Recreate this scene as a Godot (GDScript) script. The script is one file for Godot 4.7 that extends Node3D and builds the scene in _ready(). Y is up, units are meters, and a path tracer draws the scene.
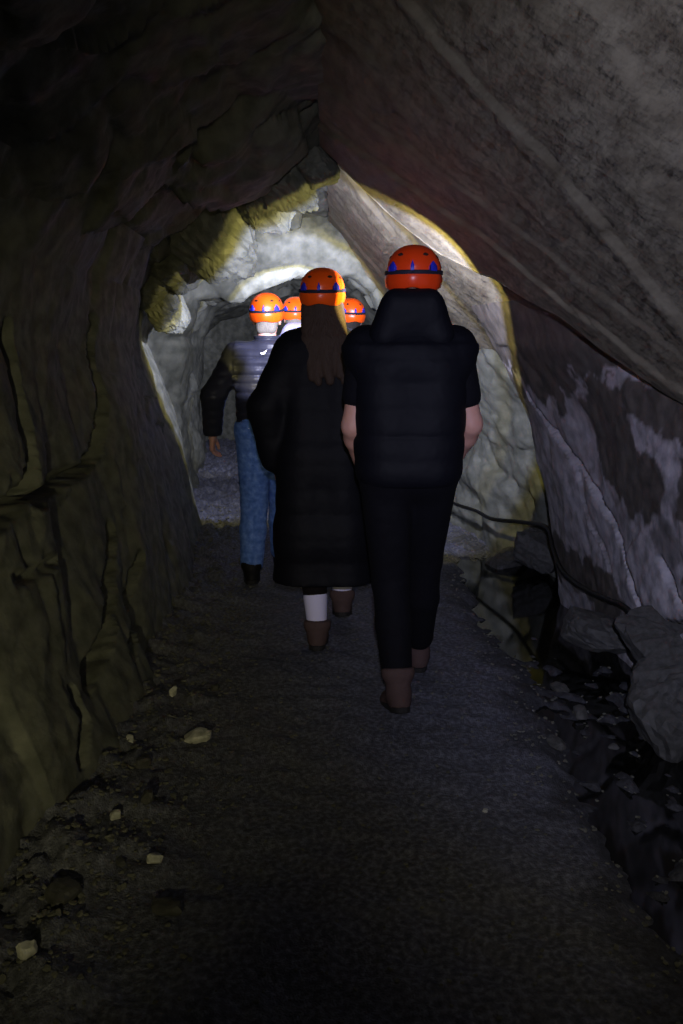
extends Node3D
# A guided walk through a slate mine tunnel: five helmeted walkers seen from behind.

const FOCAL := 850.0
const EYE := 1.5
const HORIZON := 345.0
var pitch := atan((512.0 - HORIZON) / FOCAL)

var table := PackedFloat32Array()
var fbm := FastNoiseLite.new()
var fine := FastNoiseLite.new()
var warp := FastNoiseLite.new()
var M := {}
var cache := {}
var rng := RandomNumberGenerator.new()
var left_cracks: Array = []
var right_cracks: Array = []
var slab_lines: Array = []

# ---------------------------------------------------------------- start
func _ready():
	setup_view()
	setup_noise()
	setup_materials()
	build_floor()
	build_left_wall()
	build_right_wall()
	build_ceiling()
	build_far_tunnel()
	build_loose_stones()
	build_cable()
	build_people()

func setup_view():
	var cam := Camera3D.new()
	cam.name = "camera"
	add_child(cam)
	cam.position = Vector3(0, EYE, 0)
	cam.rotation = Vector3(-pitch, 0, 0)
	cam.fov = rad_to_deg(2.0 * atan(512.0 / FOCAL))
	cam.near = 0.02
	cam.current = true
	var we := WorldEnvironment.new()
	we.name = "environment"
	var e := Environment.new()
	e.background_mode = Environment.BG_COLOR
	e.background_color = Color.BLACK
	e.ambient_light_source = Environment.AMBIENT_SOURCE_BG
	e.tonemap_mode = Environment.TONE_MAPPER_LINEAR
	e.tonemap_exposure = 1.0
	e.sdfgi_enabled = true
	e.ssao_enabled = true
	e.ssil_enabled = true
	we.environment = e
	add_child(we)

func setup_noise():
	rng.seed = 77
	table.resize(8192)
	for i in 8192:
		table[i] = rng.randf() * 2.0 - 1.0
	fbm.seed = 3
	fbm.noise_type = FastNoiseLite.TYPE_SIMPLEX_SMOOTH
	fbm.frequency = 1.1
	fbm.fractal_type = FastNoiseLite.FRACTAL_FBM
	fbm.fractal_octaves = 4
	fine.seed = 9
	fine.noise_type = FastNoiseLite.TYPE_SIMPLEX
	fine.frequency = 7.0
	fine.fractal_type = FastNoiseLite.FRACTAL_FBM
	fine.fractal_octaves = 3
	warp.seed = 21
	warp.noise_type = FastNoiseLite.TYPE_SIMPLEX_SMOOTH
	warp.frequency = 2.3
	warp.fractal_type = FastNoiseLite.FRACTAL_NONE

# ---------------------------------------------------------------- materials
func noise_tex(seed_: int, freq: float, cols: Array, normal := false, strength := 6.0, size := 512, kind := FastNoiseLite.TYPE_SIMPLEX_SMOOTH, oct := 5) -> NoiseTexture2D:
	var n := FastNoiseLite.new()
	n.seed = seed_
	n.noise_type = kind
	n.frequency = freq
	n.fractal_type = FastNoiseLite.FRACTAL_FBM
	n.fractal_octaves = oct
	var t := NoiseTexture2D.new()
	t.width = size
	t.height = size
	t.seamless = true
	t.noise = n
	if normal:
		t.as_normal_map = true
		t.bump_strength = strength
	elif cols.size() > 0:
		var g := Gradient.new()
		var offs := PackedFloat32Array()
		var cc := PackedColorArray()
		for c in cols:
			offs.append(c[0])
			cc.append(c[1])
		g.offsets = offs
		g.colors = cc
		t.color_ramp = g
	return t

func plain(called: String, c: Color, rough := 0.8, metal := 0.0) -> StandardMaterial3D:
	var m := StandardMaterial3D.new()
	m.resource_name = called
	m.albedo_color = c
	m.roughness = rough
	m.metallic = metal
	return m

func rock_mat(called: String, tint: Color, tex: Texture2D, nrm: Texture2D, nscale: float, uvs: Vector3, rough: float, relief: Texture2D = null, relief_cm := 0.0) -> StandardMaterial3D:
	var m := plain(called, tint, rough)
	m.albedo_texture = tex
	m.normal_enabled = true
	m.normal_texture = nrm
	m.normal_scale = nscale
	m.uv1_triplanar = true
	m.uv1_world_triplanar = true
	m.uv1_scale = uvs
	m.vertex_color_use_as_albedo = true
	if relief:
		m.heightmap_enabled = true
		m.heightmap_texture = relief
		m.heightmap_scale = relief_cm
	return m

func setup_materials():
	var rock_tex := noise_tex(1, 0.010, [[0.0, Color(0.52, 0.53, 0.50)], [0.35, Color(0.68, 0.69, 0.66)], [0.55, Color(0.80, 0.80, 0.78)], [0.75, Color(0.88, 0.88, 0.85)], [1.0, Color(0.97, 0.96, 0.92)]], false, 6.0, 1024)
	var slab_tex := noise_tex(4, 0.010, [[0.0, Color(0.58, 0.54, 0.48)], [0.4, Color(0.72, 0.70, 0.66)], [0.6, Color(0.80, 0.79, 0.76)], [1.0, Color(0.95, 0.94, 0.90)]], false, 6.0, 1024)
	var rock_n := noise_tex(2, 0.014, [], true, 5.0, 1024, FastNoiseLite.TYPE_SIMPLEX, 6)
	var streak_n := noise_tex(5, 0.016, [], true, 8.0, 1024, FastNoiseLite.TYPE_SIMPLEX, 6)
	var ground_tex := noise_tex(6, 0.03, [[0.0, Color(0.38, 0.37, 0.38)], [0.45, Color(0.62, 0.61, 0.60)], [0.6, Color(0.72, 0.71, 0.70)], [1.0, Color(1.0, 0.98, 0.95)]], false, 6.0, 1024)
	var ground_n := noise_tex(7, 0.08, [], true, 5.0, 1024, FastNoiseLite.TYPE_SIMPLEX, 5)
	M.rock = rock_mat("slate_rock", Color(0.48, 0.49, 0.46), rock_tex, rock_n, 0.7, Vector3(0.8, 0.8, 0.8), 0.82)
	M.slab = rock_mat("slate_bed", Color(0.54, 0.52, 0.46), slab_tex, streak_n, 0.7, Vector3(0.5, 1.3, 0.4), 0.75)
	M.plate = rock_mat("limed_slate", Color(0.78, 0.77, 0.80), rock_tex, rock_n, 0.6, Vector3(1.1, 0.8, 1.1), 0.6)
	M.ground = rock_mat("trodden_slate_dust", Color(0.50, 0.52, 0.59), ground_tex, ground_n, 1.0, Vector3(1.2, 1.2, 1.2), 0.78)
	M.stone = rock_mat("loose_slate", Color(0.34, 0.34, 0.34), rock_tex, rock_n, 0.7, Vector3(2.5, 2.5, 2.5), 0.8)
	M.chip = rock_mat("slate_chips", Color(0.46, 0.46, 0.43), rock_tex, rock_n, 0.5, Vector3(2.5, 2.5, 2.5), 0.8)
	M.stone_pale = rock_mat("pale_quartz_stone", Color(0.86, 0.86, 0.84), rock_tex, rock_n, 0.6, Vector3(2.5, 2.5, 2.5), 0.7)
	M.water = plain("ditch_water", Color(0.035, 0.04, 0.03), 0.06)
	M.water.metallic_specular = 0.6
	M.cable = plain("black_rubber", Color(0.03, 0.03, 0.035), 0.5)
	var cloth_n := noise_tex(11, 0.06, [], true, 3.0, 256, FastNoiseLite.TYPE_SIMPLEX, 3)
	var wrinkle_n := noise_tex(12, 0.014, [], true, 10.0, 512, FastNoiseLite.TYPE_SIMPLEX_SMOOTH, 3)
	var cloth := func(called: String, c: Color, rough: float, nrm: Texture2D, sc: float, strength: float):
		var m := plain(called, c, rough)
		m.normal_enabled = true
		m.normal_texture = nrm
		m.normal_scale = strength
		m.uv1_triplanar = true
		m.uv1_scale = Vector3(sc, sc, sc)
		m.metallic_specular = 0.3
		return m
	M.black_nylon = cloth.call("black_nylon", Color(0.028, 0.03, 0.058), 0.7, wrinkle_n, 1.2, 0.25)
	M.navy_nylon = cloth.call("black_quilted_nylon", Color(0.028, 0.031, 0.062), 0.7, wrinkle_n, 1.2, 0.25)
	M.grey_nylon = cloth.call("charcoal_nylon", Color(0.155, 0.16, 0.20), 0.40, wrinkle_n, 1.5, 0.3)
	M.lavender = cloth.call("lavender_fleece", Color(0.62, 0.61, 0.74), 0.9, cloth_n, 4.0, 0.5)
	M.shirt = cloth.call("navy_cotton", Color(0.03, 0.03, 0.055), 0.9, cloth_n, 4.0, 0.5)
	M.trousers = cloth.call("dark_navy_twill", Color(0.03, 0.03, 0.055), 0.85, wrinkle_n, 1.6, 0.5)
	M.leggings = cloth.call("black_knit", Color(0.07, 0.05, 0.05), 0.9, cloth_n, 4.0, 0.4)
	var denim_tex := noise_tex(13, 0.02, [[0.0, Color(0.22, 0.34, 0.60)], [0.5, Color(0.36, 0.50, 0.78)], [1.0, Color(0.56, 0.68, 0.90)]], false, 4.0, 512)
	M.denim = cloth.call("blue_denim", Color(1, 1, 1), 0.9, wrinkle_n, 2.0, 1.0)
	M.denim.albedo_texture = denim_tex
	M.sock = cloth.call("white_cotton", Color(0.82, 0.81, 0.92), 0.95, cloth_n, 8.0, 0.6)
	M.boot_brown = cloth.call("brown_suede", Color(0.30, 0.24, 0.23), 0.8, wrinkle_n, 5.0, 0.6)
	M.boot_dark = cloth.call("black_leather", Color(0.08, 0.075, 0.075), 0.6, wrinkle_n, 5.0, 0.5)
	M.sneaker = cloth.call("white_canvas", Color(0.80, 0.80, 0.80), 0.8, cloth_n, 6.0, 0.4)
	M.sole = plain("dark_rubber_sole", Color(0.09, 0.085, 0.08), 0.85)
	M.skin = plain("skin", Color(0.72, 0.54, 0.48), 0.6)
	M.skin.subsurf_scatter_enabled = true
	M.skin.subsurf_scatter_strength = 0.1
	M.tattoo_skin = M.skin
	var hair_n := noise_tex(15, 0.03, [], true, 9.0, 512, FastNoiseLite.TYPE_SIMPLEX, 3)
	M.hair_brown = plain("brown_hair", Color(0.20, 0.14, 0.10), 0.8)
	M.hair_brown.normal_enabled = true
	M.hair_brown.normal_texture = hair_n
	M.hair_brown.uv1_triplanar = true
	M.hair_brown.uv1_scale = Vector3(9, 0.8, 9)
	M.hair_grey = M.hair_brown.duplicate()
	M.hair_grey.resource_name = "grey_hair"
	M.hair_grey.albedo_color = Color(0.42, 0.40, 0.37)
	M.hair_dark = M.hair_brown.duplicate()
	M.hair_dark.resource_name = "dark_hair"
	M.hair_dark.albedo_color = Color(0.10, 0.08, 0.07)
	M.orange = plain("orange_plastic", Color(0.93, 0.33, 0.05), 0.35)
	M.orange_red = plain("red_orange_plastic", Color(0.86, 0.24, 0.06), 0.35)
	M.strap = plain("dark_navy_webbing", Color(0.06, 0.055, 0.13), 0.8)
	M.blue = plain("blue_plastic", Color(0.12, 0.16, 0.72), 0.5)
	M.vent = plain("dark_vent", Color(0.12, 0.04, 0.02), 0.8)
	M.lamp_body = plain("black_lamp_plastic", Color(0.05, 0.05, 0.05), 0.4)
	M.white_print = plain("white_print", Color(0.9, 0.9, 0.92), 0.7)
	M.lens = plain("lamp_lens", Color(0.9, 0.9, 0.95), 0.2)
	M.lens.emission_enabled = true
	M.lens.emission = Color(0.92, 0.94, 1.0)
	M.lens.emission_energy_multiplier = 0.8

# ---------------------------------------------------------------- small helpers
func ray(px: float, py: float) -> Vector3:
	return Vector3((px - 341.5) / FOCAL, (512.0 - py) / FOCAL, -1.0).rotated(Vector3.RIGHT, -pitch)

func spot(px: float, py: float, depth: float) -> Vector3:   # the place a sight line reaches at a depth
	var r := ray(px, py)
	return Vector3(0, EYE, 0) + r * (depth / -r.z)

func ground(px: float, py: float, y := 0.0) -> Vector3:
	var r := ray(px, py)
	return Vector3(0, EYE, 0) + r * ((y - EYE) / r.y)

func on_side(px: float, py: float, x: float) -> Vector2:    # (z, y) where a sight line meets the plane of a side wall
	var r := ray(px, py)
	var t := x / r.x
	return Vector2(r.z * t, EYE + r.y * t)

func structure(called: String, label: String) -> Node3D:
	var o := Node3D.new()
	o.name = called
	o.set_meta("kind", "structure")
	o.set_meta("label", label)
	add_child(o, true)
	return o

func tag(o: Node, label: String, category: String, group := ""):
	o.set_meta("label", label)
	o.set_meta("category", category)
	if group != "":
		o.set_meta("group", group)

func numbered(base: String, n: int) -> String:
	return base if n == 0 else "%s_%03d" % [base, n]

func put(called: String, mesh: Mesh, mat: Material, parent: Node) -> MeshInstance3D:
	var o := MeshInstance3D.new()
	o.name = called
	o.mesh = mesh
	o.material_override = mat
	parent.add_child(o, true)
	return o

func hash2(ix: int, iy: int, s: int) -> float:
	return table[((ix * 73856093) ^ (iy * 19349663) ^ (s * 83492791)) & 8191]

# broken faces: each cell is a tilted facet, neighbouring facets meet in creases
func facet(u: float, v: float, s: int, up: bool) -> float:
	var iu := floori(u)
	var iv := floori(v)
	var best := -1000.0
	for a in [-1, 0, 1]:
		for b in [-1, 0, 1]:
			var x: int = iu + a
			var y: int = iv + b
			var du := u - (x + 0.5 + 0.45 * hash2(x, y, s))
			var dv := v - (y + 0.5 + 0.45 * hash2(x, y, s + 1))
			var h := hash2(x, y, s + 2) * 0.45 + 0.75 * (hash2(x, y, s + 3) * du + hash2(x, y, s + 4) * dv) - 0.42 * (du * du + dv * dv)
			if h > best:
				best = h
	best -= 0.17
	return best if up else -best

func seg_dist(p: Vector2, line: PackedVector2Array) -> float:
	var best := 100.0
	for i in line.size() - 1:
		var a := line[i]
		var ab := line[i + 1] - a
		var t := clampf((p - a).dot(ab) / ab.length_squared(), 0.0, 1.0)
		best = minf(best, (p - a - ab * t).length())
	return best

# a surface through rows of control points, subdivided, displaced along its normal
func loft(rows: Array, res: float, disp: Callable, paint = null) -> ArrayMesh:
	var nr := rows.size()
	var nc: int = rows[0].size()
	var fr := PackedFloat32Array()
	var fc := PackedFloat32Array()
	for i in nr - 1:
		var l := 0.0
		for j in nc:
			l = maxf(l, (rows[i + 1][j] - rows[i][j]).length())
		var n := maxi(1, ceili(l / res))
		for k in n:
			fr.append(i + float(k) / n)
	fr.append(nr - 1)
	for j in nc - 1:
		var l := 0.0
		for i in nr:
			l = maxf(l, (rows[i][j + 1] - rows[i][j]).length())
		var n := maxi(1, ceili(l / res))
		for k in n:
			fc.append(j + float(k) / n)
	fc.append(nc - 1)
	var R := fr.size()
	var C := fc.size()
	var pos := PackedVector3Array()
	pos.resize(R * C)
	for a in R:
		var i := mini(int(fr[a]), nr - 2)
		var t := fr[a] - i
		var r0: PackedVector3Array = rows[i]
		var r1: PackedVector3Array = rows[i + 1]
		for b in C:
			var j := mini(int(fc[b]), nc - 2)
			var s := fc[b] - j
			pos[a * C + b] = r0[j].lerp(r0[j + 1], s).lerp(r1[j].lerp(r1[j + 1], s), t)
	var nrm := grid_normals(pos, R, C)
	var out := PackedVector3Array()
	out.resize(R * C)
	var cols := PackedColorArray()
	cols.resize(R * C)
	cols.fill(Color.WHITE)
	var flip := 1.0
	var mid := (R / 2) * C + C / 2
	if nrm[mid].dot(Vector3(0, 1.2, pos[mid].z) - pos[mid]) < 0.0:
		flip = -1.0
	for k in R * C:
		out[k] = pos[k] + nrm[k] * flip * float(disp.call(pos[k]))
		if paint != null:
			cols[k] = paint.call(pos[k])
	nrm = grid_normals(out, R, C)
	if flip < 0.0:
		for k in R * C:
			nrm[k] = -nrm[k]
	var idx := PackedInt32Array()
	idx.resize((R - 1) * (C - 1) * 6)
	var q := 0
	for a in R - 1:
		for b in C - 1:
			var k := a * C + b
			var quad := [k, k + 1, k + C, k + 1, k + C + 1, k + C] if flip > 0.0 else [k, k + C, k + 1, k + 1, k + C, k + C + 1]
			for e in quad:
				idx[q] = e
				q += 1
	return make_mesh(out, nrm, idx, cols)

func grid_normals(pos: PackedVector3Array, R: int, C: int) -> PackedVector3Array:
	var nrm := PackedVector3Array()
	nrm.resize(R * C)
	for a in R:
		var up := maxi(a - 1, 0) * C
		var dn := mini(a + 1, R - 1) * C
		for b in C:
			var l := maxi(b - 1, 0)
			var r := mini(b + 1, C - 1)
			nrm[a * C + b] = (pos[dn + b] - pos[up + b]).cross(pos[a * C + r] - pos[a * C + l]).normalized()
	return nrm

func make_mesh(v: PackedVector3Array, n: PackedVector3Array, idx: PackedInt32Array, cols = null) -> ArrayMesh:
	var arr := []
	arr.resize(Mesh.ARRAY_MAX)
	arr[Mesh.ARRAY_VERTEX] = v
	arr[Mesh.ARRAY_NORMAL] = n
	if cols != null:
		arr[Mesh.ARRAY_COLOR] = cols
	arr[Mesh.ARRAY_INDEX] = idx
	var m := ArrayMesh.new()
	m.add_surface_from_arrays(Mesh.PRIMITIVE_TRIANGLES, arr)
	return m

# a broken stone: a ball cut by random planes
func stone_mesh(seed_: int, size: Vector3, planes := 14, n := 10, rough := 0.03) -> ArrayMesh:
	var r := RandomNumberGenerator.new()
	r.seed = seed_
	var pl: Array = []
	for i in planes:
		var d := Vector3(r.randfn(), r.randfn(), r.randfn()).normalized()
		pl.append([d, r.randf_range(0.62, 0.95)])
	for d in [Vector3.UP, Vector3.DOWN, Vector3.LEFT, Vector3.RIGHT, Vector3.FORWARD, Vector3.BACK]:
		pl.append([(d + Vector3(r.randf() - 0.5, r.randf() - 0.5, r.randf() - 0.5) * 0.35).normalized(), r.randf_range(0.75, 0.95)])
	var st := SurfaceTool.new()
	st.begin(Mesh.PRIMITIVE_TRIANGLES)
	st.set_smooth_group(-1)
	var rows := n
	var colsn := n * 2
	var pts := PackedVector3Array()
	for a in rows + 1:
		var th := PI * a / rows
		for b in colsn:
			var ph := TAU * b / colsn
			var d := Vector3(sin(th) * cos(ph), cos(th), sin(th) * sin(ph))
			var t := 10.0
			for p in pl:
				var c: float = p[0].dot(d)
				if c > 0.01:
					t = minf(t, p[1] / c)
			t *= 1.0 + rough * fbm.get_noise_3dv(d * 3.0 + Vector3(seed_, 0, 0))
			pts.append(d * t * size * 0.5)
	for a in rows:
		for b in colsn:
			var b2 := (b + 1) % colsn
			for k in [a * colsn + b, a * colsn + b2, (a + 1) * colsn + b, a * colsn + b2, (a + 1) * colsn + b2, (a + 1) * colsn + b]:
				st.set_color(Color.WHITE)
				st.add_vertex(pts[k])
	st.generate_normals()
	return st.commit()

func tube(points: PackedVector3Array, radius: float, sides := 8) -> ArrayMesh:
	var v := PackedVector3Array()
	var n := PackedVector3Array()
	var idx := PackedInt32Array()
	var c := points.size()
	for i in c:
		var t := (points[mini(i + 1, c - 1)] - points[maxi(i - 1, 0)]).normalized()
		var side := t.cross(Vector3.UP).normalized()
		var up := side.cross(t)
		for k in sides:
			var d := side * cos(TAU * k / sides) + up * sin(TAU * k / sides)
			v.append(points[i] + d * radius)
			n.append(d)
	for i in c - 1:
		for k in sides:
			var a := i * sides + k
			var b := i * sides + (k + 1) % sides
			idx.append_array(PackedInt32Array([a, b, a + sides, b, b + sides, a + sides]))
	return make_mesh(v, n, idx)

func smooth_line(pts: Array, steps := 10) -> PackedVector3Array:
	var cv := Curve3D.new()
	for i in pts.size():
		var a: Vector3 = pts[maxi(i - 1, 0)]
		var b: Vector3 = pts[mini(i + 1, pts.size() - 1)]
		var t := (b - a) / 6.0
		cv.add_point(pts[i], -t, t)
	var out := PackedVector3Array()
	for i in pts.size() - 1:
		for k in steps:
			out.append(cv.sample(i, float(k) / steps))
	out.append(pts[pts.size() - 1])
	return out

# ---------------------------------------------------------------- floor
func floor_y(x: float, z: float) -> float:
	var y := 0.022 * fbm.get_noise_2d(x * 1.5, z * 1.5) + 0.010 * fine.get_noise_2d(x, z)
	var edge := 0.74 + 0.09 * warp.get_noise_2d(z * 0.6, 4.0) + 0.07 * fine.get_noise_2d(x * 0.35, z * 0.35)
	var fade := clampf((-z - 5.6) / 1.2, 0.0, 1.0)                # the ditch ends where the tunnel narrows
	var dip := smoothstep(edge, edge + 0.22, x) * (1.0 - fade)
	y -= dip * (0.075 + 0.04 * smoothstep(-3.7, -4.3, z))
	y += dip * (0.055 * maxf(0.0, fine.get_noise_2d(x * 0.8 + 7.0, z * 0.8)) + 0.04 * fbm.get_noise_2d(x * 3.0, z * 3.0 + 5.0))
	var heap := smoothstep(-0.45, -1.05, x + 0.12 * warp.get_noise_2d(z * 1.7, 2.0))
	y += heap * (0.05 + 0.05 * fine.get_noise_2d(x * 0.7, z * 0.7) + 0.05 * fbm.get_noise_2d(x * 3.0, z * 3.0))
	y += 0.012 * maxf(0.0, -z - 6.0)
	return y

func build_floor():
	var f := structure("floor", "dark trodden floor of slate dust in the mine tunnel")
	var x0 := -2.1
	var z0 := 3.2
	var step := 0.022
	var nx := 192
	var nz := 730
	var v := PackedVector3Array()
	v.resize(nx * nz)
	for a in nz:
		var z := z0 - a * step
		for b in nx:
			var x := x0 + b * step
			v[a * nx + b] = Vector3(x, floor_y(x, z), z)
	var n := grid_normals(v, nz, nx)
	var cols := PackedColorArray()
	cols.resize(nx * nz)
	for k in nx * nz:
		if n[k].y < 0.0:
			n[k] = -n[k]
		var p := v[k]
		var c := 1.0
		var mud := smoothstep(0.60, 0.85, p.x + 0.12 * fine.get_noise_2d(p.x * 0.5, p.z * 0.5)) * (1.0 - clampf((-p.z - 5.4) / 0.8, 0.0, 1.0))
		c = lerpf(1.0, 0.30, mud)                                  # wet black mud along the ditch
		cols[k] = Color(c, c, c * (1.0 - 0.05 * mud))
	var idx := PackedInt32Array()
	for a in nz - 1:
		for b in nx - 1:
			var k := a * nx + b
			idx.append_array(PackedInt32Array([k, k + nx, k + 1, k + 1, k + nx, k + nx + 1]))
	put("trodden_ground", make_mesh(v, n, idx, cols), M.ground, f)
	# standing water in the ditch
	var w := SurfaceTool.new()
	w.begin(Mesh.PRIMITIVE_TRIANGLES)
	var wp := PackedVector3Array([Vector3(0.55, -0.052, 0.5), Vector3(1.5, -0.052, 0.5), Vector3(1.5, -0.052, -6.9), Vector3(0.55, -0.052, -6.9)])
	for k in [0, 2, 1, 0, 3, 2]:
		w.set_normal(Vector3.UP)
		w.add_vertex(wp[k])
	var wo := put("ditch_water", w.commit(), M.water, f)
	wo.set_meta("label", "still dark water in the ditch along the right wall")
	wo.set_meta("kind", "stuff")

# ---------------------------------------------------------------- left wall
func row3(x: Array, y: Array, z: float) -> PackedVector3Array:
	var r := PackedVector3Array()
	for i in x.size():
		r.append(Vector3(x[i], y[i], z))
	return r

func crack_set(lines: Array, x: float) -> Array:
	var out: Array = []
	for l in lines:
		var pts := PackedVector2Array()
		for p in l[0]:
			pts.append(on_left(p[0], p[1]) if x < 0.0 else on_side(p[0], p[1], x))
		out.append([pts, l[1], l[2]])
	return out

const LEFT_D := [-3.2, 0.0, 1.4, 2.2, 2.9, 4.0, 5.2, 6.3, 6.75]
const LEFT_B := [-1.0, -1.0, -0.98, -0.92, -0.82, -0.93, -1.02, -1.12, -1.17]
const LEFT_M := [-1.3, -1.3, -1.25, -1.12, -1.08, -1.12, -1.2, -1.26, -1.29]
const LEFT_T := [-1.45, -1.45, -1.4, -1.25, -1.22, -1.27, -1.34, -1.42, -1.46]

func on_left(px: float, py: float) -> Vector2:      # (z, y) where a sight line meets the left wall
	var r := ray(px, py)
	for k in range(100, 700):
		var p := Vector3(0, EYE, 0) + r * (k * 0.01)
		for i in LEFT_D.size() - 1:
			if -p.z < LEFT_D[i + 1]:
				var t: float = (-p.z - LEFT_D[i]) / (LEFT_D[i + 1] - LEFT_D[i])
				var b := lerpf(LEFT_B[i], LEFT_B[i + 1], t)
				var m := lerpf(LEFT_M[i], LEFT_M[i + 1], t)
				var x := lerpf(b, m, clampf(p.y / 0.78, 0.0, 1.0))
				if p.y > 0.78:
					x = lerpf(m, lerpf(LEFT_T[i], LEFT_T[i + 1], t), clampf((p.y - 0.78) / 0.72, 0.0, 1.0))
				if p.x < x:
					return Vector2(p.z, p.y)
				break
	return on_side(px, py, -1.12)

func left_disp(p: Vector3) -> float:
	var wz := p.z + 0.10 * warp.get_noise_2d(p.y * 0.6, p.z * 0.6) + 0.25 * p.y
	var wy := p.y + 0.08 * warp.get_noise_2d(p.z * 0.6 + 9.0, p.y * 0.6)
	var d := 0.17 * facet(wz * 1.6, wy * 0.9, 11, true) + 0.06 * facet(wz * 4.6, wy * 2.2, 31, true) + 0.018 * facet(wz * 12.0, wy * 7.0, 41, true)
	d += 0.02 * fbm.get_noise_3dv(p) + 0.007 * fine.get_noise_3dv(p)
	for c in left_cracks:
		var e := seg_dist(Vector2(p.z, p.y) + Vector2(warp.get_noise_2d(p.z * 4.0, p.y * 4.0), warp.get_noise_2d(p.y * 4.0, p.z * 4.0 + 3.0)) * 0.012, c[0])
		if e < c[1] * 2.0:
			d -= c[2] * (1.0 - smoothstep(c[1] * 0.4, c[1] * 1.6, e))
	return d

func build_left_wall():
	left_cracks = crack_set([
		[[[6, 330], [14, 390], [22, 440], [30, 478], [18, 500], [-10, 522]], 0.030, 0.16],
		[[[84, 320], [88, 380], [94, 410], [96, 450], [84, 470], [50, 488], [34, 500]], 0.026, 0.13],
		[[[112, 530], [110, 580], [108, 640], [98, 680]], 0.03, 0.15],
		[[[132, 560], [130, 620], [126, 660]], 0.022, 0.09],
		[[[84, 690], [90, 720], [86, 760]], 0.024, 0.06],
		[[[20, 580], [36, 574], [56, 560]], 0.02, 0.05]], -1.12)
	var w := structure("wall_left", "rough olive grey rock wall on the left side of the tunnel")
	var ds := LEFT_D
	var bx := LEFT_B
	var mx := LEFT_M
	var tx := LEFT_T
	var rows: Array = []
	for i in ds.size():
		rows.append(row3([bx[i] + 0.12, bx[i], lerpf(bx[i], mx[i], 0.55), mx[i], tx[i], tx[i] + 0.05, tx[i] + 0.2], [-0.15, 0.0, 0.38, 0.78, 1.5, 1.85, 2.1], -ds[i]))
	var i := ds.size() - 1
	rows.append(row3([bx[i] - 0.06, bx[i] - 0.1, bx[i] - 0.12, mx[i] - 0.13, tx[i] - 0.15, tx[i] - 0.1, tx[i]], [-0.15, 0.0, 0.38, 0.78, 1.5, 1.85, 2.1], -6.98))
	rows.append(row3([bx[i] - 0.6, bx[i] - 0.6, bx[i] - 0.6, mx[i] - 0.6, tx[i] - 0.6, tx[i] - 0.6, tx[i] - 0.5], [-0.15, 0.0, 0.38, 0.78, 1.5, 1.85, 2.1], -7.15))
	put("rock_face", loft(rows, 0.018, left_disp), M.rock, w)

# ---------------------------------------------------------------- right wall
var stains_and_shade: Array = []
func right_disp(p: Vector3) -> float:
	var wz := p.z + 0.2 * warp.get_noise_2d(p.y * 0.8, p.z * 0.8)
	var d := 0.07 * facet(wz * 1.7 + 0.5 * p.y, p.y * 0.6, 51, true) + 0.018 * facet(wz * 5.0, p.y * 2.0, 61, false)
	d += 0.025 * fbm.get_noise_3dv(p) + 0.006 * fine.get_noise_3dv(p)
	for c in right_cracks:
		var e := seg_dist(Vector2(p.z, p.y) + Vector2(warp.get_noise_2d(p.z * 4.0, p.y * 4.0), 0.0) * 0.02, c[0])
		if e < c[1] * 2.0:
			d -= c[2] * (1.0 - smoothstep(c[1] * 0.4, c[1] * 1.6, e))
	return d

func right_paint(p: Vector3) -> Color:            # bare wet brown slate where the lime film is gone; ledge ellipse painted as shade
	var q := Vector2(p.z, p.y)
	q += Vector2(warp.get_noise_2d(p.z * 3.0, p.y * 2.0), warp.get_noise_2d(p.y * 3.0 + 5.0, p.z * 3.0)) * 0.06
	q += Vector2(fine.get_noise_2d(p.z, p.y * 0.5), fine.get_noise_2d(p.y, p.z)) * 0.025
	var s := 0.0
	for e in stains_and_shade:
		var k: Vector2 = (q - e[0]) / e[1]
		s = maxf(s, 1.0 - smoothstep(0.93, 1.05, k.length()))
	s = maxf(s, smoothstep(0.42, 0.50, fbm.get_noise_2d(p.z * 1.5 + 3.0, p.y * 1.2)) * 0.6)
	return Color(0.95, 0.93, 0.97).lerp(Color(0.25, 0.225, 0.19), s)

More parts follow.
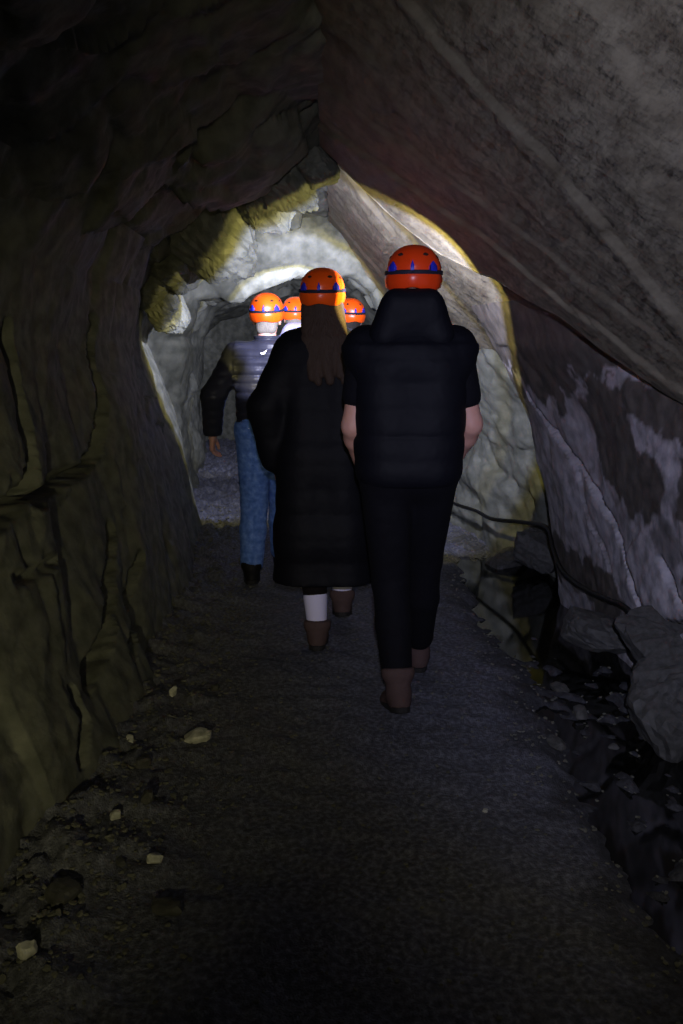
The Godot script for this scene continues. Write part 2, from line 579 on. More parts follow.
func build_right_wall():
	right_cracks = crack_set([
		[[[574, 395], [578, 430], [592, 470], [602, 510], [612, 560], [622, 625]], 0.018, 0.05],
		[[[520, 395], [530, 420]], 0.01, 0.04],
		[[[622, 625], [650, 628], [683, 632]], 0.014, 0.10],
		[[[640, 560], [650, 600], [664, 628]], 0.018, 0.03]], 1.28)
	for s in [[[540, 372], 18, 26], [[555, 388], 16, 24], [[632, 480], 24, 38], [[620, 430], 18, 50], [[664, 412], 26, 22], [[590, 392], 10, 14], [[560, 560], 18, 24], [[585, 590], 22, 28], [[675, 500], 14, 36], [[672, 590], 16, 26], [[548, 350], 26, 20], [[590, 368], 26, 18], [[632, 395], 28, 20], [[668, 418], 24, 22]]:
		var c := on_side(s[0][0], s[0][1], 1.28)
		var a := on_side(s[0][0] + s[1], s[0][1], 1.28)
		var b := on_side(s[0][0], s[0][1] + s[2], 1.28)
		stains_and_shade.append([c, Vector2(absf(a.x - c.x), absf(b.y - c.y))])
	stains_and_shade.append([Vector2(-4.85, 1.66), Vector2(0.75, 0.24)])  # painted darker to dim the lamp-lit ledge, along the brown rock under the slab
	stains_and_shade.append([Vector2(-4.1, 1.52), Vector2(0.5, 0.16)])
	var w := structure("wall_right", "pale limed slate wall with dark wet patches on the right")
	var ys := [-0.2, 0.02, 0.3, 0.65, 1.05, 1.32, 1.5, 1.72]
	var rows: Array = []
	rows.append(row3([1.55, 1.5, 1.5, 1.5, 1.5, 1.5, 1.5, 1.5], ys, 3.2))
	rows.append(row3([1.5, 1.47, 1.46, 1.45, 1.44, 1.42, 1.42, 1.45], ys, -1.0))
	rows.append(row3([1.5, 1.46, 1.44, 1.42, 1.38, 1.36, 1.40, 1.45], ys, -2.6))
	rows.append(row3([1.48, 1.44, 1.41, 1.39, 1.33, 1.30, 1.36, 1.45], ys, -3.3))
	rows.append(row3([1.44, 1.40, 1.37, 1.34, 1.26, 1.17, 1.08, 1.02], ys, -4.0))
	rows.append(row3([1.40, 1.36, 1.31, 1.24, 1.12, 0.99, 0.90, 0.80], ys, -4.6))
	rows.append(row3([1.38, 1.33, 1.28, 1.21, 1.08, 0.95, 0.85, 0.74], ys, -5.0))
	rows.append(row3([1.45, 1.43, 1.38, 1.31, 1.19, 1.07, 0.97, 0.86], ys, -5.16))
	rows.append(row3([1.9, 1.9, 1.9, 1.9, 1.85, 1.7, 1.6, 1.5], ys, -5.3))
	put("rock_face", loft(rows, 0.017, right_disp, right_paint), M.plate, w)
	# leaning plate and the boulder at the foot of the wall
	var n := 0
	for b in [[spot(672, 715, 3.15), Vector3(0.46, 0.38, 0.5), 301, Vector3(0.2, 0.4, -0.5)], [spot(600, 632, 4.0), Vector3(0.35, 0.2, 0.5), 302, Vector3(0.1, 0.8, 0.2)], [spot(676, 650, 3.4), Vector3(0.4, 0.24, 0.6), 303, Vector3(0.3, 0.2, 0.4)], [spot(505, 560, 6.0), Vector3(0.34, 0.2, 0.3), 304, Vector3(0.0, 0.5, 0.1)], [spot(540, 552, 5.7), Vector3(0.36, 0.3, 0.4), 305, Vector3(0.3, 0.9, 0.1)], [spot(470, 552, 6.4), Vector3(0.3, 0.22, 0.3), 306, Vector3(0.1, 0.2, 0.3)]]:
		var o := put(numbered("rock_block", n), stone_mesh(b[2], b[1], 12, 18, 0.12), M.stone, w)
		o.position = b[0]
		o.rotation = b[3]
		n += 1

# ---------------------------------------------------------------- ceiling
func slab_y(x: float, z: float) -> float:
	return 2.6 - x + 0.11 * (z + 3.0)

func slab_disp(p: Vector3) -> float:
	var d := 0.012 * fbm.get_noise_3dv(p * 1.4) + 0.020 * fbm.get_noise_3d(p.x * 0.4, p.y * 0.4, p.z * 0.3)
	for l in slab_lines:                             # broken edges of the thin beds
		var a: Vector3 = l[0]
		var dir: Vector3 = l[1]
		var t: float = (p - a).dot(dir) + 0.03 * warp.get_noise_3dv(p * 1.6) + 0.012 * fine.get_noise_3dv(p)
		d += l[2] * smoothstep(-l[3], l[3], t)
	d += 0.016 * facet(p.z * 2.0 + (p.x - p.y) * 0.6, (p.x - p.y) * 0.9, 71, true) + 0.006 * facet(p.z * 6.0 + (p.x - p.y) * 2.0, (p.x - p.y) * 2.0, 75, false) + 0.0035 * fine.get_noise_3dv(p)
	return d

func on_slab(px: float, py: float) -> Vector3:
	var r := ray(px, py)
	# EYE + r.y t = 2.6 - r.x t + .11 (r.z t + 3)
	var t := (2.6 + 0.33 - EYE) / (r.y + r.x - 0.11 * r.z)
	return Vector3(0, EYE, 0) + r * t

func slab_line(p1: Array, p2: Array, toward: Array, h: float, soft: float):
	var a := on_slab(p1[0], p1[1])
	var b := on_slab(p2[0], p2[1])
	var c := on_slab(toward[0], toward[1])
	var t := (b - a).normalized()
	var perp := (c - a) - t * (c - a).dot(t)
	slab_lines.append([a, perp.normalized(), h, soft])

func roof_left_disp(p: Vector3) -> float:
	var wz := p.z + 0.2 * warp.get_noise_2d(p.x, p.z)
	var d := 0.24 * facet(wz * 1.7, p.x * 2.1 + 0.3 * p.z, 81, true) + 0.09 * facet(wz * 4.5, p.x * 5.0, 91, true) + 0.03 * facet(wz * 10.0, p.x * 10.0, 95, false)
	return d + 0.05 * fbm.get_noise_3dv(p) + 0.012 * fine.get_noise_3dv(p)

func build_ceiling():
	var c := structure("ceiling", "sloping slate roof of the mine tunnel")
	# the great tilted slab on the right
	slab_line([440, 60], [683, 338], [600, 100], -0.014, 0.008)
	slab_line([425, 55], [683, 350], [440, 200], -0.010, 0.04)
	slab_line([350, 150], [620, 350], [620, 300], -0.016, 0.012)
	slab_line([330, 100], [683, 370], [683, 300], -0.010, 0.02)
	var rows: Array = []
	for e in [[-3.2, 1.55], [0.0, 1.55], [1.5, 1.52], [2.6, 1.45], [3.1, 1.38], [3.35, 1.26], [3.7, 0.93], [4.1, 0.70], [4.5, 0.50], [4.68, 0.25], [4.76, -0.02]]:
		var z: float = -e[0]
		var x1: float = e[1]
		var r := PackedVector3Array()
		for k in 6:
			var x := lerpf(-0.12, x1, k / 5.0)
			r.append(Vector3(x, slab_y(x, z), z))
		r.append(Vector3(x1 + 0.03, slab_y(x1, z) + 0.012, z - 0.01))
		r.append(Vector3(x1 + 0.05, slab_y(x1, z) + 0.14, z - 0.02))
		rows.append(r)
	put("rock_slab", loft(rows, 0.025, slab_disp), M.slab, c)
	# broken roof on the left, ending in ragged steps
	var xs := [-1.5, -1.32, -1.1, -0.8, -0.52, -0.28, -0.05]
	var ys := [1.85, 1.98, 2.08, 2.22, 2.38, 2.52, 2.68]
	var ends := [6.5, 6.1, 5.75, 5.45, 5.2, 4.95, 4.8]
	rows = []
	for k in 9:
		var r := PackedVector3Array()
		for j in xs.size():
			r.append(Vector3(xs[j], ys[j], lerpf(3.2, -ends[j], k / 8.0)))
		rows.append(r)
	var up := PackedVector3Array()
	for j in xs.size():
		up.append(Vector3(xs[j] - 0.05, ys[j] + 0.5, -ends[j] - 0.05))
	rows.append(up)
	put("broken_roof", loft(rows, 0.03, roof_left_disp), M.rock, c)
	# blocks hanging along the broken edge
	var n := 0
	for b in [
		[166, 312, 6.15, Vector3(0.36, 0.40, 0.5), 401], [218, 240, 5.55, Vector3(0.58, 0.52, 0.6), 402], [292, 186, 5.1, Vector3(0.46, 0.34, 0.4), 403],
		[262, 205, 5.3, Vector3(0.30, 0.32, 0.4), 404], [178, 262, 5.9, Vector3(0.42, 0.40, 0.5), 405], [316, 168, 4.95, Vector3(0.26, 0.22, 0.36), 406],
		[150, 285, 6.0, Vector3(0.34, 0.3, 0.5), 407]]:
		var o := put(numbered("rock_block", n), stone_mesh(b[4], b[3], 14, 22, 0.12), M.rock, c)
		o.position = spot(b[0], b[1], b[2])
		o.rotation = Vector3(0.2 * sin(n * 2.0), n * 1.3, 0.4)
		n += 1
	# rock closing the tunnel behind the photographer's back
	var back := structure("wall_back", "rock behind the viewer where the tunnel bends")
	var br: Array = []
	for y in [-0.3, 1.0, 2.2, 3.6]:
		br.append(PackedVector3Array([Vector3(-2.0, y, 3.1), Vector3(0, y, 3.15), Vector3(2.0, y, 3.1)]))
	put("rock_face", loft(br, 0.1, roof_left_disp), M.rock, back)

# ---------------------------------------------------------------- the tunnel beyond
func shell_disp(p: Vector3) -> float:
	var a := atan2(p.y - 1.2, p.x) * 1.6
	var wz := p.z + 0.25 * warp.get_noise_2d(a, p.z)
	var d := 0.13 * facet(wz * 1.4, a * 1.2 + 0.35 * p.z, 111, true) + 0.08 * facet(wz * 4.0, a * 2.6, 121, true) + 0.03 * facet(wz * 9.0, a * 7.0, 125, false)
	return d + 0.03 * fbm.get_noise_3dv(p) + 0.016 * fine.get_noise_3dv(p)

func roof_bed_disp(p: Vector3) -> float:
	var d := 0.04 * facet(p.z * 1.3, (p.x - p.y) * 1.1, 131, true) + 0.012 * fbm.get_noise_3dv(p * 1.6)
	d += 0.03 * smoothstep(-0.02, 0.02, (p.x - p.y) * 0.7 + 0.25 * p.z + 2.25 + 0.03 * warp.get_noise_3dv(p * 2.0))
	return d + 0.006 * fine.get_noise_3dv(p)

func far_disp(p: Vector3) -> float:
	var a := atan2(p.y - 1.0, p.x + 0.5) * 1.2
	var d := 0.16 * facet(p.z * 1.3 + a, a * 1.5, 141, true) + 0.09 * facet(p.z * 3.6, a * 4.0, 151, true) + 0.03 * facet(p.z * 8.0, a * 9.0, 155, false)
	return d + 0.05 * fbm.get_noise_3dv(p) + 0.012 * fine.get_noise_3dv(p)

func build_far_tunnel():
	var wl := get_node("wall_left")
	var wr := get_node("wall_right")
	var c := get_node("ceiling")
	var rings := [
		[3.0, [[-1.95, -0.2], [-2.0, 0.8], [-1.95, 1.6], [-1.6, 2.3], [-0.8, 2.85], [-0.05, 3.0], [0.7, 2.05], [1.5, 1.25], [1.75, 0.7], [1.75, -0.2]]],
		[4.6, [[-1.8, -0.2], [-1.85, 0.8], [-1.8, 1.6], [-1.45, 2.3], [-0.75, 2.72], [-0.05, 2.82], [0.55, 2.05], [1.25, 1.38], [1.65, 0.7], [1.6, -0.2]]],
		[5.6, [[-1.68, -0.2], [-1.74, 0.8], [-1.7, 1.55], [-1.35, 2.25], [-0.7, 2.55], [-0.05, 2.60], [0.45, 2.0], [1.08, 1.5], [1.46, 0.8], [1.48, -0.2]]],
		[6.6, [[-1.62, -0.2], [-1.68, 0.8], [-1.6, 1.5], [-1.25, 2.2], [-0.7, 2.5], [-0.1, 2.55], [0.40, 2.0], [0.85, 1.5], [1.08, 0.8], [1.1, -0.2]]],
		[8.0, [[-1.6, -0.2], [-1.6, 0.8], [-1.55, 1.5], [-1.15, 2.1], [-0.6, 2.4], [-0.1, 2.4], [0.30, 1.95], [0.5, 1.5], [0.6, 0.8], [0.6, -0.2]]]]
	var part := func(from: int, to: int) -> Array:
		var rows: Array = []
		for r in rings:
			var row := PackedVector3Array()
			for k in range(from, to + 1):
				row.append(Vector3(r[1][k][0], r[1][k][1], -r[0]))
			rows.append(row)
		return rows
	put("rock_face", loft(part.call(0, 3), 0.04, shell_disp), M.rock, wl)
	put("broken_roof", loft(part.call(3, 5), 0.035, shell_disp), M.rock, c)
	put("rock_bed", loft(part.call(5, 7), 0.028, roof_bed_disp), M.slab, c)
	put("rock_face", loft(part.call(7, 9), 0.035, shell_disp), M.rock, wr)
	# the low arch and the passage behind it
	var far := structure("wall_far", "low rough rock arch and passage ahead of the walkers")
	var inner := [[186, 520], [180, 470], [176, 400], [176, 335], [196, 298], [238, 280], [296, 268], [345, 268], [378, 285], [396, 320], [406, 400], [408, 520]]
	var outer := [[-1.75, -0.2], [-1.8, 0.4], [-1.8, 1.0], [-1.75, 1.6], [-1.5, 2.1], [-1.1, 2.4], [-0.5, 2.6], [0.0, 2.6], [0.5, 2.3], [0.85, 1.8], [0.95, 1.0], [0.95, -0.2]]
	var a0 := PackedVector3Array()
	var a1 := PackedVector3Array()
	var a2 := PackedVector3Array()
	var cs: Array = [PackedVector3Array(), PackedVector3Array(), PackedVector3Array(), PackedVector3Array()]
	for k in inner.size():
		var p := spot(inner[k][0], inner[k][1], 7.5)
		if k == 0 or k == inner.size() - 1:
			p.y = -0.2
		var bump := 0.25 * sin(k * 2.1)
		a0.append(Vector3(outer[k][0], outer[k][1], -7.3 - 0.2 * absf(bump)))
		a1.append(Vector3(lerpf(outer[k][0], p.x, 0.5), lerpf(outer[k][1], p.y, 0.5), -7.25 + 0.3 * bump))
		a2.append(p + Vector3(0, 0, 0.3 * bump))
		var mid := Vector3(-0.55, 1.1, 0)
		var o := p - Vector3(mid.x, mid.y, p.z)
		cs[0].append(Vector3(mid.x, mid.y, -7.95) + o * 1.03)
		cs[1].append(Vector3(mid.x - 0.05, mid.y, -8.8) + o * 1.12)
		cs[2].append(Vector3(mid.x - 0.25, mid.y, -10.2) + o * 1.02)
		cs[3].append(Vector3(mid.x - 0.7, mid.y, -12.6) + o * 0.98)
	put("rock_arch", loft([a0, a1, a2, cs[0], cs[1], cs[2], cs[3]], 0.045, far_disp), M.rock, far)
	var er: Array = []
	for y in [-0.3, 1.0, 2.6]:
		er.append(PackedVector3Array([Vector3(-3.2, y, -12.2), Vector3(-1.0, y, -12.4), Vector3(1.2, y, -12.2)]))
	put("rock_face", loft(er, 0.07, far_disp), M.rock, far)

# ---------------------------------------------------------------- stones and cable
func build_loose_stones():
	# [pixel x, pixel y of its foot, size, pale?, label]
	var list := [
		[198, 741, Vector3(0.12, 0.055, 0.09), true, "pale flat stone lying alone on the path by the left wall"],
		[28, 966, Vector3(0.055, 0.055, 0.05), true, "rounded pale stone at the foot of the left wall, nearest the viewer"],
		[155, 862, Vector3(0.055, 0.04, 0.05), true, "small light stone below the dark hollow in the left wall"],
		[148, 806, Vector3(0.05, 0.05, 0.04), false, "upright grey stone chip beside the left wall foot"],
		[116, 820, Vector3(0.04, 0.045, 0.04), true, "pale chip leaning on the left wall foot"],
		[173, 696, Vector3(0.035, 0.06, 0.035), true, "narrow upright white chip above the pale flat stone"],
		[120, 858, Vector3(0.04, 0.02, 0.03), false, "small flat stone between the wall foot and the light stone"],
		[168, 912, Vector3(0.09, 0.035, 0.07), false, "flat grey stone half sunk in the rubble on the left"],
		[64, 900, Vector3(0.11, 0.06, 0.10), false, "grey stone in the rubble above the rounded pale stone"],
		[143, 764, Vector3(0.07, 0.05, 0.06), false, "dull stone in the wall rubble left of the pale flat stone"],
		[215, 690, Vector3(0.05, 0.03, 0.05), false, "dark stone on the path above the pale flat stone"],
		[130, 742, Vector3(0.035, 0.025, 0.03), true, "tiny pale chip at the wall, left of the flat stone"],
		[485, 812, Vector3(0.025, 0.014, 0.02), true, "tiny light chip in the middle of the dark path"],
		[556, 745, Vector3(0.09, 0.05, 0.07), false, "dark stone at the edge of the ditch water"],
		[580, 720, Vector3(0.07, 0.05, 0.08), false, "grey stone in the ditch near the right wall boulder"],
		[613, 752, Vector3(0.05, 0.045, 0.05), false, "small stone in the ditch beside the right wall boulder"],
		[560, 690, Vector3(0.12, 0.06, 0.08), false, "flat stone in the ditch below the cable"],
		[530, 655, Vector3(0.10, 0.05, 0.08), false, "low stone in the lit part of the ditch"]]
	var n := 0
	for s in list:
		var o := put(numbered("stone", n), stone_mesh(500 + n, s[2], 10, 9), M.stone_pale if s[3] else M.stone, self)
		var p := ground(s[0], s[1])
		p = ground(s[0], s[1], floor_y(p.x, p.z))
		o.position = Vector3(p.x, floor_y(p.x, p.z) + s[2].y * 0.36, p.z)
		o.rotation = Vector3(0.15 * sin(n), n * 0.9, 0.15 * cos(n * 1.7))
		tag(o, s[4], "stone", "loose stones on the tunnel floor")
		n += 1
	# uncountable chips
	var chip := stone_mesh(900, Vector3(1, 0.45, 0.8), 7, 4, 0.0)
	var mm := MultiMesh.new()
	mm.transform_format = MultiMesh.TRANSFORM_3D
	mm.mesh = chip
	var list2: Array = []
	rng.seed = 5
	while list2.size() < 7500:
		var z := -rng.randf_range(1.2, 7.5)
		var x := rng.randf_range(-1.2, 1.35)
		var side := maxf(smoothstep(-0.25, -0.85, x), 0.3 * smoothstep(0.55, 0.85, x))
		if rng.randf() > 0.14 + side:
			continue
		var s := rng.randf_range(0.006, 0.02) * (1.0 + 1.6 * side * rng.randf() * rng.randf())
		list2.append(Transform3D(Basis.from_euler(Vector3(rng.randf_range(-0.4, 0.4), rng.randf() * TAU, rng.randf_range(-0.4, 0.4))).scaled(Vector3(s, s, s)), Vector3(x, floor_y(x, z) + s * 0.1, z)))
	mm.instance_count = list2.size()
	for i in list2.size():
		mm.set_instance_transform(i, list2[i])
	var g := MultiMeshInstance3D.new()
	g.name = "slate_chips"
	g.multimesh = mm
	g.material_override = M.chip
	add_child(g, true)
	tag(g, "small slate chips scattered over the tunnel floor", "gravel")
	g.set_meta("kind", "stuff")

func build_cable():
	var pts := [spot(440, 497, 6.9), spot(458, 505, 6.55), spot(476, 511, 6.25), spot(492, 519, 5.95), spot(520, 522, 5.6), spot(546, 527, 5.12), spot(553, 548, 4.95), spot(562, 570, 4.75), spot(580, 586, 4.45), spot(606, 599, 4.05), spot(626, 608, 3.85), spot(655, 640, 3.6), spot(690, 670, 3.4)]
	var o := put("cable", tube(smooth_line(pts, 8), 0.014), M.cable, self)
	tag(o, "black cable running along the foot of the right wall", "cable")

# ---------------------------------------------------------------- implicit surfaces for people
func cap(a: Vector3, b: Vector3, ra: float, rb: float, k := 0.03) -> Array:
	return [0, a, b, ra, rb, k]

func ell(c: Vector3, r: Vector3, k := 0.02) -> Array:
	return [1, c, r, 0.0, 0.0, k]

func carve(c: Vector3, r: Vector3) -> Array:
	return [2, c, r, 0.0, 0.0, 0.0]

func sdf(prims: Array, cell: float, cuts: Array = [], mod = null) -> ArrayMesh:
	var lo := Vector3(1e9, 1e9, 1e9)
	var hi := -lo
	var pad := cell * 3.0
	for p in prims:
		if p[0] == 0:
			var r := maxf(p[3], p[4]) + pad + 0.01
			lo = lo.min(p[1] - Vector3(r, r, r)).min(p[2] - Vector3(r, r, r))
			hi = hi.max(p[1] + Vector3(r, r, r)).max(p[2] + Vector3(r, r, r))
		elif p[0] == 1:
			var e: Vector3 = p[2] + Vector3(pad + 0.01, pad + 0.01, pad + 0.01)
			lo = lo.min(p[1] - e)
			hi = hi.max(p[1] + e)
	var nx := ceili((hi.x - lo.x) / cell) + 1
	var ny := ceili((hi.y - lo.y) / cell) + 1
	var nz := ceili((hi.z - lo.z) / cell) + 1
	var f := PackedFloat32Array()
	f.resize(nx * ny * nz)
	f.fill(1.0)
	for p in prims:
		var kind: int = p[0]
		var a: Vector3 = p[1]
		var b: Vector3 = p[2]
		var ra: float = p[3]
		var rb: float = p[4]
		var k: float = p[5]
		var mn: Vector3
		var mx: Vector3
		var m := pad + k
		if kind == 0:
			var r := maxf(ra, rb) + m
			mn = a.min(b) - Vector3(r, r, r)
			mx = a.max(b) + Vector3(r, r, r)
		else:
			mn = a - b - Vector3(m, m, m)
			mx = a + b + Vector3(m, m, m)
		var i0 := maxi(0, floori((mn.x - lo.x) / cell))
		var i1 := mini(nx - 1, ceili((mx.x - lo.x) / cell))
		var j0 := maxi(0, floori((mn.y - lo.y) / cell))
		var j1 := mini(ny - 1, ceili((mx.y - lo.y) / cell))
		var k0 := maxi(0, floori((mn.z - lo.z) / cell))
		var k1 := mini(nz - 1, ceili((mx.z - lo.z) / cell))
		var ab := b - a
		var il := 1.0 / maxf(ab.length_squared(), 1e-9)
		var ir := Vector3(1.0 / maxf(b.x, 1e-6), 1.0 / maxf(b.y, 1e-6), 1.0 / maxf(b.z, 1e-6))
		for z in range(k0, k1 + 1):
			for y in range(j0, j1 + 1):
				var at := (z * ny + y) * nx
				var q := Vector3(lo.x + i0 * cell, lo.y + y * cell, lo.z + z * cell) - a
				for x in range(i0, i1 + 1):
					var d: float
					if kind == 0:
						var h := clampf(q.dot(ab) * il, 0.0, 1.0)
						d = (q - ab * h).length() - ra - (rb - ra) * h
					else:
						var s := q * ir
						var l := s.length()
						d = l * (l - 1.0) / maxf((s * ir).length(), 1e-6)
					q.x += cell
					var o := f[at + x]
					if kind == 2:
						f[at + x] = maxf(o, -d)
					elif d < m:
						var g := k - absf(o - d)
						if g > 0.0:
							f[at + x] = minf(o, d) - g * g / k * 0.25
						elif d < o:
							f[at + x] = d
	if cuts.size() > 0 or mod != null:
		for z in nz:
			for y in ny:
				var at := (z * ny + y) * nx
				for x in nx:
					var o := f[at + x]
					if o > pad:
						continue
					var p := Vector3(lo.x + x * cell, lo.y + y * cell, lo.z + z * cell)
					if mod != null and o > -pad - 0.02:
						o += float(mod.call(p))
					for c in cuts:
						o = maxf(o, c[0].dot(p) - c[1])
					f[at + x] = o
	# surface nets
	var vid := PackedInt32Array()
	vid.resize(nx * ny * nz)
	vid.fill(-1)
	var verts := PackedVector3Array()
	var sx := 1
	var sy := nx
	var sz := nx * ny
	var lim := cell * 2.0
	for z in nz - 1:
		for y in ny - 1:
			var at := (z * ny + y) * nx
			for x in nx - 1:
				var i := at + x
				var v0 := f[i]
				if v0 > lim or v0 < -lim * 1.5:
					continue
				var v1 := f[i + sx]
				var v2 := f[i + sy]
				var v3 := f[i + sy + sx]
				var v4 := f[i + sz]
				var v5 := f[i + sz + sx]
				var v6 := f[i + sz + sy]
				var v7 := f[i + sz + sy + sx]
				var neg := int(v0 < 0.0) + int(v1 < 0.0) + int(v2 < 0.0) + int(v3 < 0.0) + int(v4 < 0.0) + int(v5 < 0.0) + int(v6 < 0.0) + int(v7 < 0.0)
				if neg == 0 or neg == 8:
					continue
				var s := Vector3.ZERO
				var n := 0
				if (v0 < 0.0) != (v1 < 0.0):
					s += Vector3(v0 / (v0 - v1), 0, 0); n += 1
				if (v2 < 0.0) != (v3 < 0.0):
					s += Vector3(v2 / (v2 - v3), 1, 0); n += 1
				if (v4 < 0.0) != (v5 < 0.0):
					s += Vector3(v4 / (v4 - v5), 0, 1); n += 1
				if (v6 < 0.0) != (v7 < 0.0):
					s += Vector3(v6 / (v6 - v7), 1, 1); n += 1
				if (v0 < 0.0) != (v2 < 0.0):
					s += Vector3(0, v0 / (v0 - v2), 0); n += 1
				if (v1 < 0.0) != (v3 < 0.0):
					s += Vector3(1, v1 / (v1 - v3), 0); n += 1
				if (v4 < 0.0) != (v6 < 0.0):
					s += Vector3(0, v4 / (v4 - v6), 1); n += 1
				if (v5 < 0.0) != (v7 < 0.0):
					s += Vector3(1, v5 / (v5 - v7), 1); n += 1
				if (v0 < 0.0) != (v4 < 0.0):
					s += Vector3(0, 0, v0 / (v0 - v4)); n += 1
				if (v1 < 0.0) != (v5 < 0.0):
					s += Vector3(1, 0, v1 / (v1 - v5)); n += 1
				if (v2 < 0.0) != (v6 < 0.0):
					s += Vector3(0, 1, v2 / (v2 - v6)); n += 1
				if (v3 < 0.0) != (v7 < 0.0):
					s += Vector3(1, 1, v3 / (v3 - v7)); n += 1
				vid[i] = verts.size()
				verts.append(lo + (Vector3(x, y, z) + s / n) * cell)
	var idx := PackedInt32Array()
	for z in range(1, nz - 1):
		for y in range(1, ny - 1):
			var at := (z * ny + y) * nx
			for x in range(1, nx - 1):
				var i := at + x
				if vid[i] < 0:
					continue
				var inside := f[i] < 0.0
				if inside != (f[i + sx] < 0.0):
					quad(idx, vid[i], vid[i - sy], vid[i - sy - sz], vid[i - sz], inside)
				if inside != (f[i + sy] < 0.0):
					quad(idx, vid[i], vid[i - sz], vid[i - sz - sx], vid[i - sx], inside)
				if inside != (f[i + sz] < 0.0):
					quad(idx, vid[i], vid[i - sx], vid[i - sx - sy], vid[i - sy], inside)
	var nrm := PackedVector3Array()
	nrm.resize(verts.size())
	for t in range(0, idx.size(), 3):
		var fn := (verts[idx[t + 2]] - verts[idx[t]]).cross(verts[idx[t + 1]] - verts[idx[t]])
		nrm[idx[t]] += fn
		nrm[idx[t + 1]] += fn
		nrm[idx[t + 2]] += fn
	for i in nrm.size():
		nrm[i] = nrm[i].normalized()
	return make_mesh(verts, nrm, idx)

func quad(idx: PackedInt32Array, a: int, b: int, c: int, d: int, flip: bool):
	if a < 0 or b < 0 or c < 0 or d < 0:
		return
	if flip:
		idx.append_array(PackedInt32Array([a, c, b, a, d, c]))
	else:
		idx.append_array(PackedInt32Array([a, b, c, a, c, d]))

func head_mesh() -> ArrayMesh:
	if cache.has("head"):
		return cache.head
	var p: Array = [
		ell(Vector3(0, 0.03, 0.012), Vector3(0.074, 0.090, 0.094)),
		ell(Vector3(0, -0.045, -0.03), Vector3(0.060, 0.062, 0.062), 0.03),
		ell(Vector3(0, -0.092, -0.066), Vector3(0.024, 0.02, 0.022), 0.03),
		cap(Vector3(0, -0.04, 0.02), Vector3(0, -0.17, 0.035), 0.054, 0.058, 0.03),
		ell(Vector3(0, 0.025, -0.074), Vector3(0.05, 0.012, 0.014), 0.02),
		carve(Vector3(-0.031, 0.0, -0.094), Vector3(0.017, 0.011, 0.013)),
		carve(Vector3(0.031, 0.0, -0.094), Vector3(0.017, 0.011, 0.013)),
		ell(Vector3(-0.031, 0.0, -0.074), Vector3(0.012, 0.011, 0.012), 0.003),
		ell(Vector3(0.031, 0.0, -0.074), Vector3(0.012, 0.011, 0.012), 0.003),
		cap(Vector3(0, 0.005, -0.082), Vector3(0, -0.036, -0.104), 0.009, 0.013, 0.012),
		ell(Vector3(-0.012, -0.04, -0.094), Vector3(0.009, 0.008, 0.010), 0.006),
		ell(Vector3(0.012, -0.04, -0.094), Vector3(0.009, 0.008, 0.010), 0.006),
		ell(Vector3(0, -0.063, -0.086), Vector3(0.024, 0.005, 0.010), 0.004),
		ell(Vector3(0, -0.073, -0.085), Vector3(0.021, 0.006, 0.010), 0.004),
		ell(Vector3(-0.078, -0.008, 0.012), Vector3(0.010, 0.031, 0.019), 0.008),
		ell(Vector3(0.078, -0.008, 0.012), Vector3(0.010, 0.031, 0.019), 0.008)]
	cache.head = sdf(p, 0.0042)
	return cache.head

func hand_mesh(side: float) -> ArrayMesh:            # hangs along -y, palm towards the body, thumb forward
	var key := "hand%d" % int(side)
	if cache.has(key):
		return cache[key]
	var p: Array = []
	var X := -side                                    # palm faces the body
	p.append(cap(Vector3(0, 0.02, 0), Vector3(0, -0.02, 0), 0.025, 0.024, 0.01))
	for z in [-0.028, -0.010, 0.010, 0.028]:
		p.append(cap(Vector3(0, -0.02, z * 0.6), Vector3(0, -0.085, z), 0.014, 0.013, 0.014))
	var lens := [0.070, 0.078, 0.072, 0.056]
	var zs := [-0.030, -0.010, 0.010, 0.029]
	for i in 4:
		var a := Vector3(0, -0.088, zs[i])
		var ang := 0.35 + 0.08 * i
		var seg: float = lens[i]
		for s in 3:
			var l: float = seg * [0.45, 0.32, 0.25][s]
			var b := a + Vector3(X * sin(ang), -cos(ang), 0.02 * zs[i] / 0.03) * l
			p.append(cap(a, b, 0.0092 - 0.0008 * s, 0.0086 - 0.0008 * s, 0.003))
			a = b
			ang += 0.42
	var t0 := Vector3(X * 0.006, -0.025, -0.020)
	var t1 := Vector3(X * 0.016, -0.060, -0.048)
	var t2 := Vector3(X * 0.026, -0.088, -0.052)
	var t3 := Vector3(X * 0.034, -0.110, -0.048)
	p.append(cap(t0, t1, 0.015, 0.012, 0.012))
	p.append(cap(t1, t2, 0.011, 0.010, 0.003))
	p.append(cap(t2, t3, 0.010, 0.008, 0.003))
	cache[key] = sdf(p, 0.0036)
	return cache[key]

func boot_mesh(high: float) -> ArrayMesh:             # origin at the ankle, sole at -0.085
	var key := "boot%d" % int(high * 1000)
	if cache.has(key):
		return cache[key]
	var p: Array = [
		ell(Vector3(0, -0.055, 0.035), Vector3(0.040, 0.050, 0.045), 0.03),
		cap(Vector3(0, -0.035, 0.0), Vector3(0, -0.055, -0.13), 0.046, 0.036, 0.03),
		ell(Vector3(0.0, -0.06, -0.125), Vector3(0.052, 0.034, 0.065), 0.03),
		cap(Vector3(0, 0.0, 0.008), Vector3(0, high, 0.012), 0.047, 0.052, 0.03),
		cap(Vector3(-0.02, high, 0.012), Vector3(0.02, high, 0.012), 0.046, 0.046, 0.01)]
	cache[key] = sdf(p, 0.0065, [[Vector3.DOWN, 0.07], [Vector3.UP, high + 0.02]])
	return cache[key]

